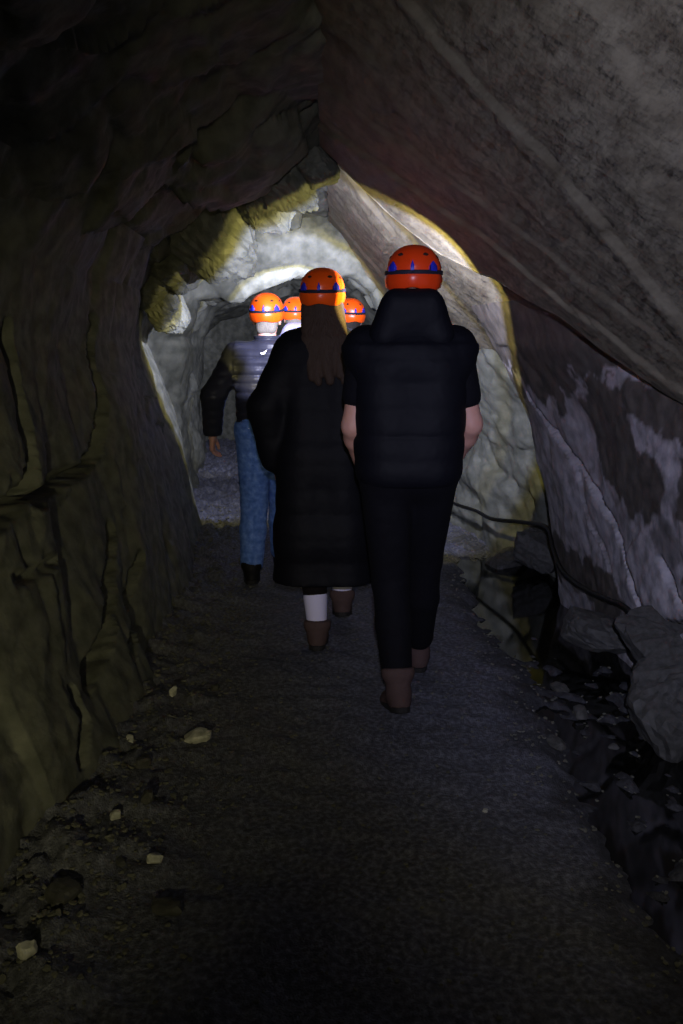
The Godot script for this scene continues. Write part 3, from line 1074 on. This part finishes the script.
func sole_mesh() -> ArrayMesh:
	if cache.has("sole"):
		return cache.sole
	var out := PackedVector2Array()
	for k in 36:
		var a := TAU * k / 36
		var z := -0.055 + 0.142 * cos(a)
		var w := 0.047 + 0.010 * smoothstep(0.0, -0.14, z) - 0.010 * exp(-pow((z + 0.03) / 0.05, 2.0))
		out.append(Vector2(w * signf(sin(a)) * pow(absf(sin(a)), 0.62), z))
	var st := SurfaceTool.new()
	st.begin(Mesh.PRIMITIVE_TRIANGLES)
	st.set_smooth_group(-1)
	for k in 36:
		var a := out[k]
		var b := out[(k + 1) % 36]
		var at := Vector3(a.x, -0.066, a.y)
		var bt := Vector3(b.x, -0.066, b.y)
		var ab := Vector3(a.x, -0.086, a.y)
		var bb := Vector3(b.x, -0.086, b.y)
		for v in [at, bt, ab, bt, bb, ab, at, Vector3(0, -0.066, -0.05), bt, ab, bb, Vector3(0, -0.086, -0.05)]:
			st.add_vertex(v)
	st.generate_normals()
	cache.sole = st.commit()
	return cache.sole

# ---------------------------------------------------------------- helmet, in head space
func dome(th: float, ph: float, grow := 0.0) -> Vector3:  # ph 0 at the crown, th 0 at the back
	var s := sin(ph)
	var c := cos(ph)
	var e := 0.86
	return Vector3(0, 0.045, 0.008) + Vector3((0.103 + grow) * sin(th) * pow(s, e), (0.108 + grow) * signf(c) * pow(absf(c), 0.95), (0.124 + grow) * cos(th) * pow(s, e))

func rim_angle(th: float) -> float:
	var back := cos(th)
	return 1.98 + 0.16 * back - 0.16 * exp(-pow(wrapf(th, -PI, PI) / 0.42, 2.0)) + 0.02 * cos(2.0 * th)

func helmet_shell() -> ArrayMesh:
	if cache.has("shell"):
		return cache.shell
	var n := 48
	var m := 20
	var v := PackedVector3Array()
	for a in m + 4:
		for b in n:
			var th := TAU * b / n
			var rim := rim_angle(th)
			var t := float(a) / m
			if a <= m:
				var ph := rim * t
				var g := 0.0
				g -= 0.004 * exp(-pow((ph - 1.50) / 0.06, 2.0))     # groove for the strap
				g += 0.004 * smoothstep(1.58, 1.66, ph)             # lower band stands proud
				g += 0.003 * smoothstep(0.6, 1.3, ph) * maxf(0.0, cos(6.0 * th))
				v.append(dome(th, ph, g))
			elif a == m + 1:
				v.append(dome(th, rim, 0.001) + Vector3(0, -0.003, 0))
			elif a == m + 2:
				v.append(dome(th, rim, -0.008))
			else:
				v.append(dome(th, rim * 0.8, -0.010))
	var idx := PackedInt32Array()
	for a in m + 3:
		for b in n:
			var i := a * n + b
			var j := a * n + (b + 1) % n
			idx.append_array(PackedInt32Array([i, i + n, j, j, i + n, j + n]))
	cache.shell = smooth_indexed(v, idx)
	return cache.shell

func smooth_indexed(v: PackedVector3Array, idx: PackedInt32Array) -> ArrayMesh:
	var nrm := PackedVector3Array()
	nrm.resize(v.size())
	for t in range(0, idx.size(), 3):
		var fn := (v[idx[t + 2]] - v[idx[t]]).cross(v[idx[t + 1]] - v[idx[t]])
		for k in 3:
			nrm[idx[t + k]] += fn
	var mid := Vector3.ZERO
	for p in v:
		mid += p
	mid /= v.size()
	var flip := 0.0
	for i in v.size():
		nrm[i] = nrm[i].normalized()
		flip += nrm[i].dot(v[i] - mid)
	if flip < 0.0:
		for i in v.size():
			nrm[i] = -nrm[i]
		for t in range(0, idx.size(), 3):
			var x := idx[t]
			idx[t] = idx[t + 1]
			idx[t + 1] = x
	return make_mesh(v, nrm, idx)

func band_mesh(th0: float, th1: float, ph0: Callable, ph1: Callable, grow: float, n := 40) -> ArrayMesh:
	var v := PackedVector3Array()
	for k in n + 1:
		var th := lerpf(th0, th1, float(k) / n)
		var a: float = ph0.call(th)
		var b: float = ph1.call(th)
		v.append(dome(th, a, -0.003))
		v.append(dome(th, a + 0.01, grow))
		v.append(dome(th, b - 0.01, grow))
		v.append(dome(th, b, -0.003))
	var idx := PackedInt32Array()
	for k in n:
		for j in 3:
			var i := k * 4 + j
			idx.append_array(PackedInt32Array([i, i + 1, i + 4, i + 1, i + 5, i + 4]))
	for e in [0, n * 4]:
		idx.append_array(PackedInt32Array([e, e + 1, e + 2, e, e + 2, e + 3]))
	return smooth_indexed(v, idx)

func helmet_parts(h: Node3D, light_energy: float, cone: float, tilt: float, turn: float, colour: Color, rim_colour: Color, wide := 0.0):
	if not cache.has("strap"):
		cache.strap = band_mesh(0.0, TAU, func(th): return 1.44 + 0.05 * cos(th), func(th): return 1.57 + 0.05 * cos(th), 0.0045, 56)
		var cl: Array = []
		for c in [[-0.78, 0.16], [0.78, 0.16], [0.0, 0.06]]:
			var t0: float = c[0] - c[1]
			var t1: float = c[0] + c[1]
			var mid: float = c[0]
			var hw: float = c[1]
			cl.append(band_mesh(t0, t1, func(th): return 1.20 + 0.16 * absf(th - mid) / hw, func(th): return 1.52, 0.0065, 8))
		cache.clips = cl
		var vs: Array = []
		for c in [[-0.55, 0.95], [0.55, 0.95], [-1.25, 1.0], [1.25, 1.0], [2.4, 0.95], [-2.4, 0.95]]:
			var mid: float = c[0]
			var ph: float = c[1]
			vs.append(band_mesh(mid - 0.13, mid + 0.13, func(th): return ph - 0.07 * (1.0 - pow(absf(th - mid) / 0.131, 2.0)) - 0.01, func(th): return ph + 0.05 * (1.0 - pow(absf(th - mid) / 0.131, 2.0)) + 0.01, 0.002, 8))
		cache.vents = vs
	put("strap", cache.strap, M.strap, h)
	for c in cache.clips:
		put("clip", c, M.blue, h)
	for c in cache.vents:
		put("vent", c, M.vent, h)
	var front := dome(PI, 1.36, 0.0)
	if not cache.has("lamp"):
		cache.lamp = sdf([cap(Vector3(-0.018, 0, 0), Vector3(0.018, 0, 0), 0.019, 0.019, 0.01), cap(Vector3(0, 0, 0.006), Vector3(0, 0, -0.016), 0.02, 0.018, 0.01)], 0.004, [[Vector3.FORWARD, 0.026]])
		var cyl := CylinderMesh.new()
		cyl.top_radius = 0.015
		cyl.bottom_radius = 0.015
		cyl.height = 0.004
		cyl.radial_segments = 20
		cyl.rings = 1
		cache.lens = cyl
	var lamp := put("headlamp", cache.lamp, M.lamp_body, h)
	lamp.position = front + Vector3(0, 0, -0.014)
	var lens := put("lens", cache.lens, M.lens, h)
	lens.position = front + Vector3(0, 0, -0.041)
	lens.rotation.x = PI / 2
	if light_energy > 0.0:
		for part in 2:
			var l := SpotLight3D.new()
			l.name = "beam" if part == 0 else "beam_rim"
			h.add_child(l, true)
			l.position = front + Vector3(0, 0, -0.066)
			l.rotation = Vector3(tilt, turn, 0)
			l.light_color = colour if part == 0 else rim_colour
			l.light_energy = light_energy * (1.0 if part == 0 else 0.40)
			l.spot_angle = cone if part == 0 else cone + 3.0 + wide
			l.spot_angle_attenuation = 0.16 if part == 0 else 0.07
			if wide > 0.0:
				l.spot_angle_attenuation = 1.0
			l.spot_range = 40.0
			l.spot_attenuation = 2.0
			l.light_size = 0.012
			l.shadow_enabled = true

# ---------------------------------------------------------------- people
func bend(a: Vector3, c: Vector3, l1: float, l2: float, hint: Vector3) -> Vector3:
	var d := c - a
	var l := minf(d.length(), (l1 + l2) * 0.998)
	var t := (l1 * l1 - l2 * l2 + l * l) / (2.0 * l)
	var h := sqrt(maxf(l1 * l1 - t * t, 0.0))
	var dir := d.normalized()
	var side := (hint - dir * hint.dot(dir)).normalized()
	return a + dir * t + side * h

func person(called: String, label: String, at: Vector3, turn: float, height: float, cfg: Dictionary) -> Node3D:
	var o := Node3D.new()
	o.name = called
	add_child(o, true)
	o.position = at
	o.rotation.y = turn
	var sc := height / 1.75
	o.scale = Vector3(sc, sc, sc)
	tag(o, label, "person", "walkers in orange helmets")
	var lean: float = cfg.get("lean", 0.05)
	var up := func(v: Vector3) -> Vector3:
		return Vector3(0, 0.95, 0) + (v - Vector3(0, 0.95, 0)).rotated(Vector3.RIGHT, -lean)
	var J := {}
	J.pel = Vector3(0, 0.96, 0)
	J.neck = up.call(Vector3(0, 1.47, 0.025))
	J.head = J.neck + Vector3(0, 0.155, -0.035) + cfg.get("head_shift", Vector3.ZERO)
	for s in [-1.0, 1.0]:
		var n := "L" if s < 0 else "R"
		J["hip" + n] = Vector3(s * 0.088, 0.92, 0)
		J["sho" + n] = up.call(Vector3(s * cfg.get("shoulder", 0.175), 1.405, 0.01))
		J["ank" + n] = cfg["ank" + n]
		var l1 := 0.43
		J["kne" + n] = bend(J["hip" + n], J["ank" + n], l1, 0.42, Vector3(0, 0, -1))
		J["wri" + n] = cfg["wri" + n]
		J["elb" + n] = bend(J["sho" + n], J["wri" + n], 0.29, 0.255, cfg.get("elbow" + n, Vector3(s * 0.3, 0, 1)))
	cfg.J = J
	cfg.up = up
	# the body: one skin
	var p: Array = []
	for s in [-1.0, 1.0]:
		var n := "L" if s < 0 else "R"
		p.append(cap(Vector3(s * 0.06, 0.96, 0), up.call(Vector3(s * 0.075, 1.32, 0)), 0.100, 0.095, 0.05))
		p.append(cap(up.call(Vector3(s * 0.05, 1.38, 0.01)), J["sho" + n], 0.085, 0.058, 0.05))
		p.append(cap(J["hip" + n], J["kne" + n], 0.082, 0.056, 0.04))
		p.append(cap(J["kne" + n], J["ank" + n].lerp(J["kne" + n], 0.6) + Vector3(0, 0, 0.012), 0.052, 0.054, 0.03))
		p.append(cap(J["ank" + n].lerp(J["kne" + n], 0.6) + Vector3(0, 0, 0.012), J["ank" + n], 0.054, 0.036, 0.03))
		p.append(cap(J["sho" + n], J["elb" + n], 0.054, 0.043, 0.03))
		var m: Vector3 = J["elb" + n].lerp(J["wri" + n], 0.3)
		p.append(cap(J["elb" + n], m, 0.042, 0.044, 0.02))
		p.append(cap(m, J["wri" + n], 0.044, 0.028, 0.02))
	p.append(cap(up.call(Vector3(0, 1.38, 0.015)), J.neck + Vector3(0, 0.06, -0.012), 0.075, 0.056, 0.05))
	var body := SurfaceTool.new()
	body.begin(Mesh.PRIMITIVE_TRIANGLES)
	body.append_from(sdf(p, 0.013), 0, Transform3D.IDENTITY)
	var hb := Basis.from_euler(cfg.get("head_turn", Vector3.ZERO))
	body.append_from(head_mesh(), 0, Transform3D(hb, J.head))
	for s in [-1.0, 1.0]:
		var n := "L" if s < 0 else "R"
		var dir: Vector3 = (J["wri" + n] - J["elb" + n]).normalized()
		var q := Quaternion(Vector3.DOWN, dir) if dir.y > -0.999 else Quaternion.IDENTITY
		body.append_from(hand_mesh(s), 0, Transform3D(Basis(q), J["wri" + n]))
	put("body", body.commit(), M.skin, o)
	# shoes
	for s in [-1.0, 1.0]:
		var n := "L" if s < 0 else "R"
		var b := put(cfg.get("shoe_name", "boot"), boot_mesh(cfg.get("shaft", 0.07)), cfg.shoe, o)
		b.position = J["ank" + n]
		b.rotation = cfg["foot" + n]
		put("sole", sole_mesh(), cfg.get("sole", M.sole), b)
	# helmet
	var h := put("helmet", helmet_shell(), cfg.get("helmet", M.orange), o)
	h.position = J.head
	h.basis = hb * Basis.from_euler(cfg.get("helmet_tilt", Vector3(0.05, 0, 0)))
	helmet_parts(h, cfg.get("lamp", 0.0), cfg.get("cone", 36.0), cfg.get("aim", Vector2.ZERO).x, cfg.get("aim", Vector2.ZERO).y, cfg.get("lamp_colour", Color(0.72, 0.76, 1.0)), cfg.get("rim_colour", Color(0.95, 0.88, 0.50)), cfg.get("wide", 0.0))
	return o

func legs(cfg: Dictionary, grow: float, cuff: float) -> Array:
	var J: Dictionary = cfg.J
	var p: Array = []
	for n in ["L", "R"]:
		var end: Vector3 = J["kne" + n].lerp(J["ank" + n], cuff)
		p.append(cap(J["hip" + n] + Vector3(0, 0.03, 0.01), J["kne" + n], 0.094 + grow, 0.064 + grow, 0.03))
		p.append(cap(J["kne" + n], J["kne" + n].lerp(J["ank" + n], 0.4) + Vector3(0, 0, 0.012), 0.062 + grow, 0.060 + grow, 0.02))
		p.append(cap(J["kne" + n].lerp(J["ank" + n], 0.4) + Vector3(0, 0, 0.012), end, 0.060 + grow, 0.050 + grow, 0.02))
	p.append(cap(Vector3(-0.06, 0.97, 0.01), Vector3(0.06, 0.97, 0.01), 0.115 + grow, 0.115 + grow, 0.04))
	return p

func torso(cfg: Dictionary, grow: float, low: float) -> Array:
	var J: Dictionary = cfg.J
	var up: Callable = cfg.up
	var p: Array = []
	for s in [-1.0, 1.0]:
		var n := "L" if s < 0 else "R"
		p.append(cap(Vector3(s * 0.066, low, 0.005), up.call(Vector3(s * 0.085, 1.32, 0.005)), 0.108 + grow, 0.106 + grow, 0.06))
		p.append(cap(up.call(Vector3(s * 0.05, 1.385, 0.012)), J["sho" + n], 0.092 + grow, 0.062 + grow, 0.06))
	return p

func arm(cfg: Dictionary, n: String, grow: float, far_: float) -> Array:   # far_: 1 to the elbow, 2 to the wrist
	var J: Dictionary = cfg.J
	var p: Array = []
	p.append(cap(J["sho" + n], J["sho" + n].lerp(J["elb" + n], minf(far_, 1.0)), 0.064 + grow, 0.054 + grow, 0.035))
	if far_ > 1.0:
		p.append(cap(J["elb" + n], J["elb" + n].lerp(J["wri" + n], far_ - 1.0), 0.055 + grow, 0.041 + grow, 0.03))
	return p

func build_people():
	# --- the man in the black hooded vest, nearest on the right
	var c := {
		"ankL": Vector3(-0.035, 0.105, 0.09), "ankR": Vector3(0.09, 0.09, -0.40), "footL": Vector3(-0.28, 0.12, 0), "footR": Vector3(0.0, -0.1, 0),
		"wriL": Vector3(-0.175, 0.945, -0.17), "wriR": Vector3(0.195, 0.955, -0.19), "elbowL": Vector3(-0.35, 0, 1), "elbowR": Vector3(0.45, 0, 1),
		"shoulder": 0.162, "lean": 0.03, "head_shift": Vector3(0.012, 0.0, -0.01), "head_turn": Vector3(-0.06, -0.12, 0.0), "helmet": M.orange_red,
		"shoe": M.boot_brown, "shaft": 0.06, "lamp": 8.0, "cone": 32.0, "aim": Vector2(-0.11, 0.145)}
	var man := person("person", "person in a black hooded quilted vest with bare forearms, nearest on the right", Vector3(0.27, 0, -3.40), 0.0, 1.85, c)
	put("trousers", sdf(legs(c, 0.010, 0.87), 0.011, [[Vector3.UP, 1.06]]), M.trousers, man)
	var p := torso(c, 0.026, 0.97)
	var vest_mod := func(q: Vector3) -> float:
		return -0.007 * pow(absf(sin(PI * (q.y - 0.9) / 0.095)), 0.4) if q.y < 1.43 else 0.0
	put("vest", sdf(p, 0.011, [[Vector3.DOWN, -0.895]], vest_mod), M.navy_nylon, man)
	p = torso(c, -0.004, 1.2)
	p.append_array(arm(c, "L", 0.008, 0.60))
	p.append_array(arm(c, "R", 0.008, 0.62))
	put("shirt", sdf(p, 0.012), M.shirt, man)
	var nk: Vector3 = c.J.neck
	p = [cap(nk + Vector3(-0.075, -0.01, 0.03), nk + Vector3(0.075, -0.01, 0.03), 0.062, 0.062, 0.03), cap(nk + Vector3(-0.075, 0.04, 0.05), nk + Vector3(0.075, 0.04, 0.05), 0.058, 0.058, 0.04), cap(nk + Vector3(-0.10, 0.0, -0.04), nk + Vector3(-0.10, -0.02, 0.05), 0.045, 0.055, 0.03), cap(nk + Vector3(0.10, 0.0, -0.04), nk + Vector3(0.10, -0.02, 0.05), 0.045, 0.055, 0.03), cap(nk + Vector3(-0.06, 0.10, 0.065), nk + Vector3(0.06, 0.10, 0.065), 0.048, 0.048, 0.05)]
	put("hood", sdf(p, 0.009), M.navy_nylon, man)
	# --- the woman in the long black coat
	c = {
		"ankL": Vector3(-0.03, 0.10, 0.08), "ankR": Vector3(0.09, 0.15, -0.25), "footL": Vector3(-0.12, 0.0, 0), "footR": Vector3(-0.25, 0, 0),
		"wriL": Vector3(-0.225, 0.90, -0.02), "wriR": Vector3(0.23, 0.90, 0.0), "elbowL": Vector3(-1, 0, 0.5), "elbowR": Vector3(1, 0, 0.5), "shoulder": 0.128, "lean": 0.03, "head_turn": Vector3(0.0, -0.1, 0.0),
		"shoe": M.boot_brown, "shaft": 0.025, "lamp": 4.2, "cone": 37.0, "aim": Vector2(-0.13, 0.08), "shoe_name": "shoe"}
	var lady := person("person_001", "person in a long black quilted coat with long brown hair and white socks", Vector3(-0.09, 0, -4.15), 0.0, 1.83, c)
	put("leggings", sdf(legs(c, 0.005, 0.64), 0.012, [[Vector3.UP, 1.0]]), M.leggings, lady)
	for n in ["L", "R"]:
		var k: Vector3 = c.J["kne" + n]
		var a: Vector3 = c.J["ank" + n]
		put("sock", sdf([cap(a, a.lerp(k, 0.36), 0.045, 0.058, 0.01)], 0.004, [[(k - a).normalized(), (k - a).normalized().dot(a.lerp(k, 0.40))]]), M.sock, lady)
	p = torso(c, 0.014, 0.9)
	p.append(cap(Vector3(-0.085, 0.55, 0.01), Vector3(0.085, 0.55, 0.01), 0.140, 0.140, 0.06))
	p.append(cap(Vector3(-0.09, 0.28, 0.0), Vector3(0.10, 0.28, 0.0), 0.145, 0.145, 0.06))
	p.append(cap(Vector3(-0.08, 0.92, 0.01), Vector3(-0.09, 0.28, 0.0), 0.135, 0.145, 0.05))
	p.append(cap(Vector3(0.08, 0.92, 0.01), Vector3(0.10, 0.28, 0.0), 0.135, 0.145, 0.05))
	p.append_array(arm(c, "L", 0.028, 1.93))
	p.append_array(arm(c, "R", 0.028, 1.93))
	var ln: Vector3 = c.J.neck
	p.append(cap(ln + Vector3(-0.05, -0.01, 0.02), ln + Vector3(0.05, -0.01, 0.02), 0.06, 0.06, 0.05))
	var coat_mod := func(q: Vector3) -> float:
		return -0.006 * pow(absf(sin(PI * (q.y - 0.32) / 0.115)), 0.4)
	put("coat", sdf(p, 0.012, [[Vector3.DOWN, -0.325]], coat_mod), M.black_nylon, lady)
	var hd: Vector3 = c.J.head
	p = [ell(hd + Vector3(0, 0.0, 0.02), Vector3(0.083, 0.095, 0.092), 0.02)]
	for i in 9:
		var x := -0.08 + 0.02 * i
		var sway := 0.014 * sin(i * 2.3)
		p.append(cap(hd + Vector3(x * 0.9, -0.02, 0.085 - absf(x) * 0.4), hd + Vector3(x + 0.01, -0.17, 0.125 - absf(x) * 0.3), 0.026, 0.026, 0.012))
		p.append(cap(hd + Vector3(x + 0.01, -0.17, 0.125 - absf(x) * 0.3), hd + Vector3(x * 0.95 + 0.03 + sway, -0.335 - 0.02 * sin(i * 1.7), 0.165 - absf(x) * 0.2), 0.026, 0.018, 0.012))
	put("hair", sdf(p, 0.007, [[Vector3.UP, hd.y + 0.06]]), M.hair_brown, lady)
	# --- the man in jeans on the left
	c = {
		"ankL": Vector3(-0.11, 0.10, 0.10), "ankR": Vector3(0.045, 0.09, -0.30), "footL": Vector3(-0.22, 0.1, 0), "footR": Vector3(0.0, -0.05, 0),
		"wriL": Vector3(-0.34, 0.93, 0.02), "wriR": Vector3(0.27, 0.92, -0.06), "elbowL": Vector3(-0.6, 0, 1), "shoulder": 0.185, "lean": 0.04, "head_turn": Vector3(0, -0.05, 0),
		"shoe": M.boot_dark, "shaft": 0.03, "lamp": 3.6, "cone": 40.0, "aim": Vector2(-0.28, 0.30), "helmet_tilt": Vector3(0.1, 0, 0.0), "shoe_name": "shoe"}
	var jean := person("person_002", "person in a charcoal ribbed down jacket and blue jeans on the left", Vector3(-0.458, 0, -5.32), 0.0, 1.785, c)
	put("jeans", sdf(legs(c, 0.022, 0.89), 0.012, [[Vector3.UP, 1.06]]), M.denim, jean)
	p = torso(c, 0.012, 1.0)
	p.append_array(arm(c, "L", 0.014, 1.93))
	p.append_array(arm(c, "R", 0.014, 1.93))
	var jn: Vector3 = c.J.neck
	p.append(cap(jn + Vector3(0, -0.03, 0.0), jn + Vector3(0, 0.035, -0.015), 0.074, 0.070, 0.03))
	var rib_mod := func(q: Vector3) -> float:
		return (-0.015 if absf(q.x) < 0.19 else -0.005) * pow(absf(sin(PI * (q.y - 0.93) / 0.052)), 0.7)
	put("jacket", sdf(p, 0.0095, [[Vector3.DOWN, -0.925], [Vector3.UP, jn.y + 0.055]], rib_mod), M.grey_nylon, jean)
	var jh: Vector3 = c.J.head
	put("hair", sdf([ell(jh + Vector3(0, 0.012, 0.018), Vector3(0.080, 0.100, 0.095), 0.02), cap(jh + Vector3(-0.03, -0.06, 0.065), jh + Vector3(0.03, -0.06, 0.065), 0.03, 0.03, 0.03)], 0.006, [[Vector3.UP, jh.y + 0.06], [Vector3(0, 0, -1), -jh.z + 0.03]]), M.hair_grey, jean)
	# small white print on the shoulder and at the hem
	put("logo", patch_mesh(0.042, 0.018), M.white_print, jean).transform = Transform3D(Basis.from_euler(Vector3(-0.35, 0.0, 0.1)), Vector3(-0.01, 1.43, 0.122))
	put("hem_mark", patch_mesh(0.035, 0.010), M.white_print, jean).transform = Transform3D(Basis.from_euler(Vector3(0.0, -0.1, 0.0)), Vector3(-0.09, 0.985, 0.142))
	# --- the two leading walkers, mostly hidden
	c = {
		"ankL": Vector3(-0.07, 0.09, -0.25), "ankR": Vector3(0.08, 0.11, 0.12), "footL": Vector3(0, 0.1, 0), "footR": Vector3(-0.3, 0, 0),
		"wriL": Vector3(-0.25, 0.90, 0.02), "wriR": Vector3(0.25, 0.90, -0.08), "shoulder": 0.165,
		"shoe": M.sneaker, "sole": M.sneaker, "shaft": 0.03, "lamp": 2.4, "cone": 40.0, "aim": Vector2(0.0, 0.1), "shoe_name": "sneaker"}
	var four := person("person_003", "person in a pale lavender jacket, helmet half hidden behind the long brown hair", Vector3(-0.355, 0.008, -6.75), 0.05, 1.83, c)
	put("trousers", sdf(legs(c, 0.0, 0.9), 0.014, [[Vector3.UP, 1.06]]), M.denim, four)
	p = torso(c, 0.02, 0.97)
	p.append_array(arm(c, "L", 0.015, 1.93))
	p.append_array(arm(c, "R", 0.015, 1.93))
	p.append(cap(c.J.neck + Vector3(-0.04, -0.01, 0.03), c.J.neck + Vector3(0.04, -0.01, 0.03), 0.085, 0.085, 0.03))
	p.append(cap(c.J.neck + Vector3(-0.03, 0.05, 0.05), c.J.neck + Vector3(0.03, 0.05, 0.05), 0.07, 0.07, 0.03))
	put("jacket", sdf(p, 0.014, [[Vector3.DOWN, -0.9]]), M.lavender, four)
	var fh: Vector3 = c.J.head
	put("hair", sdf([ell(fh + Vector3(0, 0.0, 0.02), Vector3(0.081, 0.1, 0.094), 0.02)], 0.008, [[Vector3.UP, fh.y + 0.06], [Vector3(0, 0, -1), -fh.z + 0.03]]), M.hair_grey, four)
	c = {
		"ankL": Vector3(-0.07, 0.09, 0.12), "ankR": Vector3(0.08, 0.09, -0.28), "footL": Vector3(-0.2, 0.1, 0), "footR": Vector3(0, 0, 0),
		"wriL": Vector3(-0.24, 0.90, -0.08), "wriR": Vector3(0.25, 0.90, 0.02), "shoulder": 0.165,
		"shoe": M.boot_dark, "shaft": 0.05, "lamp": 2.6, "cone": 40.0, "aim": Vector2(0.0, 0.05), "helmet_tilt": Vector3(0.05, 0.3, 0)}
	var five := person("person_004", "person with dark hair and orange helmet glimpsed between the two nearest walkers", Vector3(0.058, 0.005, -6.3), 0.0, 1.80, c)
	put("trousers", sdf(legs(c, 0.0, 0.9), 0.014, [[Vector3.UP, 1.06]]), M.trousers, five)
	p = torso(c, 0.02, 0.97)
	p.append_array(arm(c, "L", 0.015, 1.93))
	p.append_array(arm(c, "R", 0.015, 1.93))
	put("jacket", sdf(p, 0.014, [[Vector3.DOWN, -0.9]]), M.black_nylon, five)
	var vh: Vector3 = c.J.head
	put("hair", sdf([ell(vh + Vector3(0, 0.0, 0.02), Vector3(0.083, 0.105, 0.096), 0.02), cap(vh + Vector3(0, -0.05, 0.06), vh + Vector3(0, -0.16, 0.075), 0.05, 0.04, 0.03)], 0.008, [[Vector3.UP, vh.y + 0.06], [Vector3(0, 0, -1), -vh.z + 0.03]]), M.hair_dark, five)
	# --- the walker who takes the photograph, added unseen behind the lens; the headlamp lights the near walls
	c = {
		"ankL": Vector3(-0.09, 0.09, 0.0), "ankR": Vector3(0.09, 0.09, 0.05), "footL": Vector3(0, 0.1, 0), "footR": Vector3(0, -0.1, 0),
		"wriL": Vector3(-0.22, 0.90, 0.0), "wriR": Vector3(0.22, 0.90, 0.0),
		"shoe": M.boot_dark, "lamp": 7.0, "cone": 31.0, "aim": Vector2(-0.15, -0.32), "lamp_colour": Color(0.68, 0.73, 1.0), "rim_colour": Color(1.0, 0.94, 0.74), "wide": 5.0}
	var photographer := person("person_005", "unseen person added behind the viewer with a lit headlamp", Vector3(0.02, 0, 0.5), 0.0, 1.77, c)
	put("trousers", sdf(legs(c, 0.0, 0.9), 0.016, [[Vector3.UP, 1.06]]), M.trousers, photographer)
	p = torso(c, 0.02, 0.97)
	p.append_array(arm(c, "L", 0.015, 1.93))
	p.append_array(arm(c, "R", 0.015, 1.93))
	put("jacket", sdf(p, 0.016, [[Vector3.DOWN, -0.9]]), M.black_nylon, photographer)

	# unseen warm fill lamp, added to light the foot of the left wall
	var fill_lamp := Node3D.new()
	fill_lamp.name = "added_fill_lamp"
	add_child(fill_lamp, true)
	fill_lamp.position = Vector3(-0.24, 0.98, 0.36)
	tag(fill_lamp, "unseen fill lamp added low behind the viewer", "fill_lamp")
	var tb := CylinderMesh.new()
	tb.top_radius = 0.02
	tb.bottom_radius = 0.014
	tb.height = 0.13
	put("barrel", tb, M.lamp_body, fill_lamp).rotation.x = -PI / 2
	var tl := put("lens", cache.lens, M.lens, fill_lamp)
	tl.rotation.x = PI / 2
	tl.position = Vector3(0, 0, -0.067)
	fill_lamp.rotation = Vector3(-0.08, 0.23, 0)
	var l := SpotLight3D.new()
	l.name = "fill_beam"
	fill_lamp.add_child(l, true)
	l.position = Vector3(0, 0, -0.08)
	l.light_color = Color(1.0, 0.95, 0.72)
	l.light_energy = 2.0
	l.spot_angle = 25.0
	l.spot_angle_attenuation = 1.0
	l.spot_range = 40.0
	l.spot_attenuation = 2.0
	l.light_size = 0.015
	l.shadow_enabled = true

func patch_mesh(w: float, h: float) -> ArrayMesh:      # a small swoosh-like print, raised 2 mm
	var v := PackedVector3Array()
	var n := 12
	for k in n + 1:
		var t := float(k) / n
		var x := (t - 0.5) * w
		var top := h * (0.9 * t * t - 0.25) 
		var bot := top - h * 0.75 * sin(PI * t) - 0.001
		for z in [0.0, 0.002]:
			v.append(Vector3(x, top, z))
			v.append(Vector3(x, bot, z))
	var idx := PackedInt32Array()
	for k in n:
		var a := k * 4
		var b := a + 4
		for q in [[a + 2, b + 2, b + 3, a + 3], [a, a + 1, b + 1, b], [a, b, b + 2, a + 2], [a + 1, a + 3, b + 3, b + 1]]:
			idx.append_array(PackedInt32Array([q[0], q[1], q[2], q[0], q[2], q[3]]))
	return smooth_indexed(v, idx)
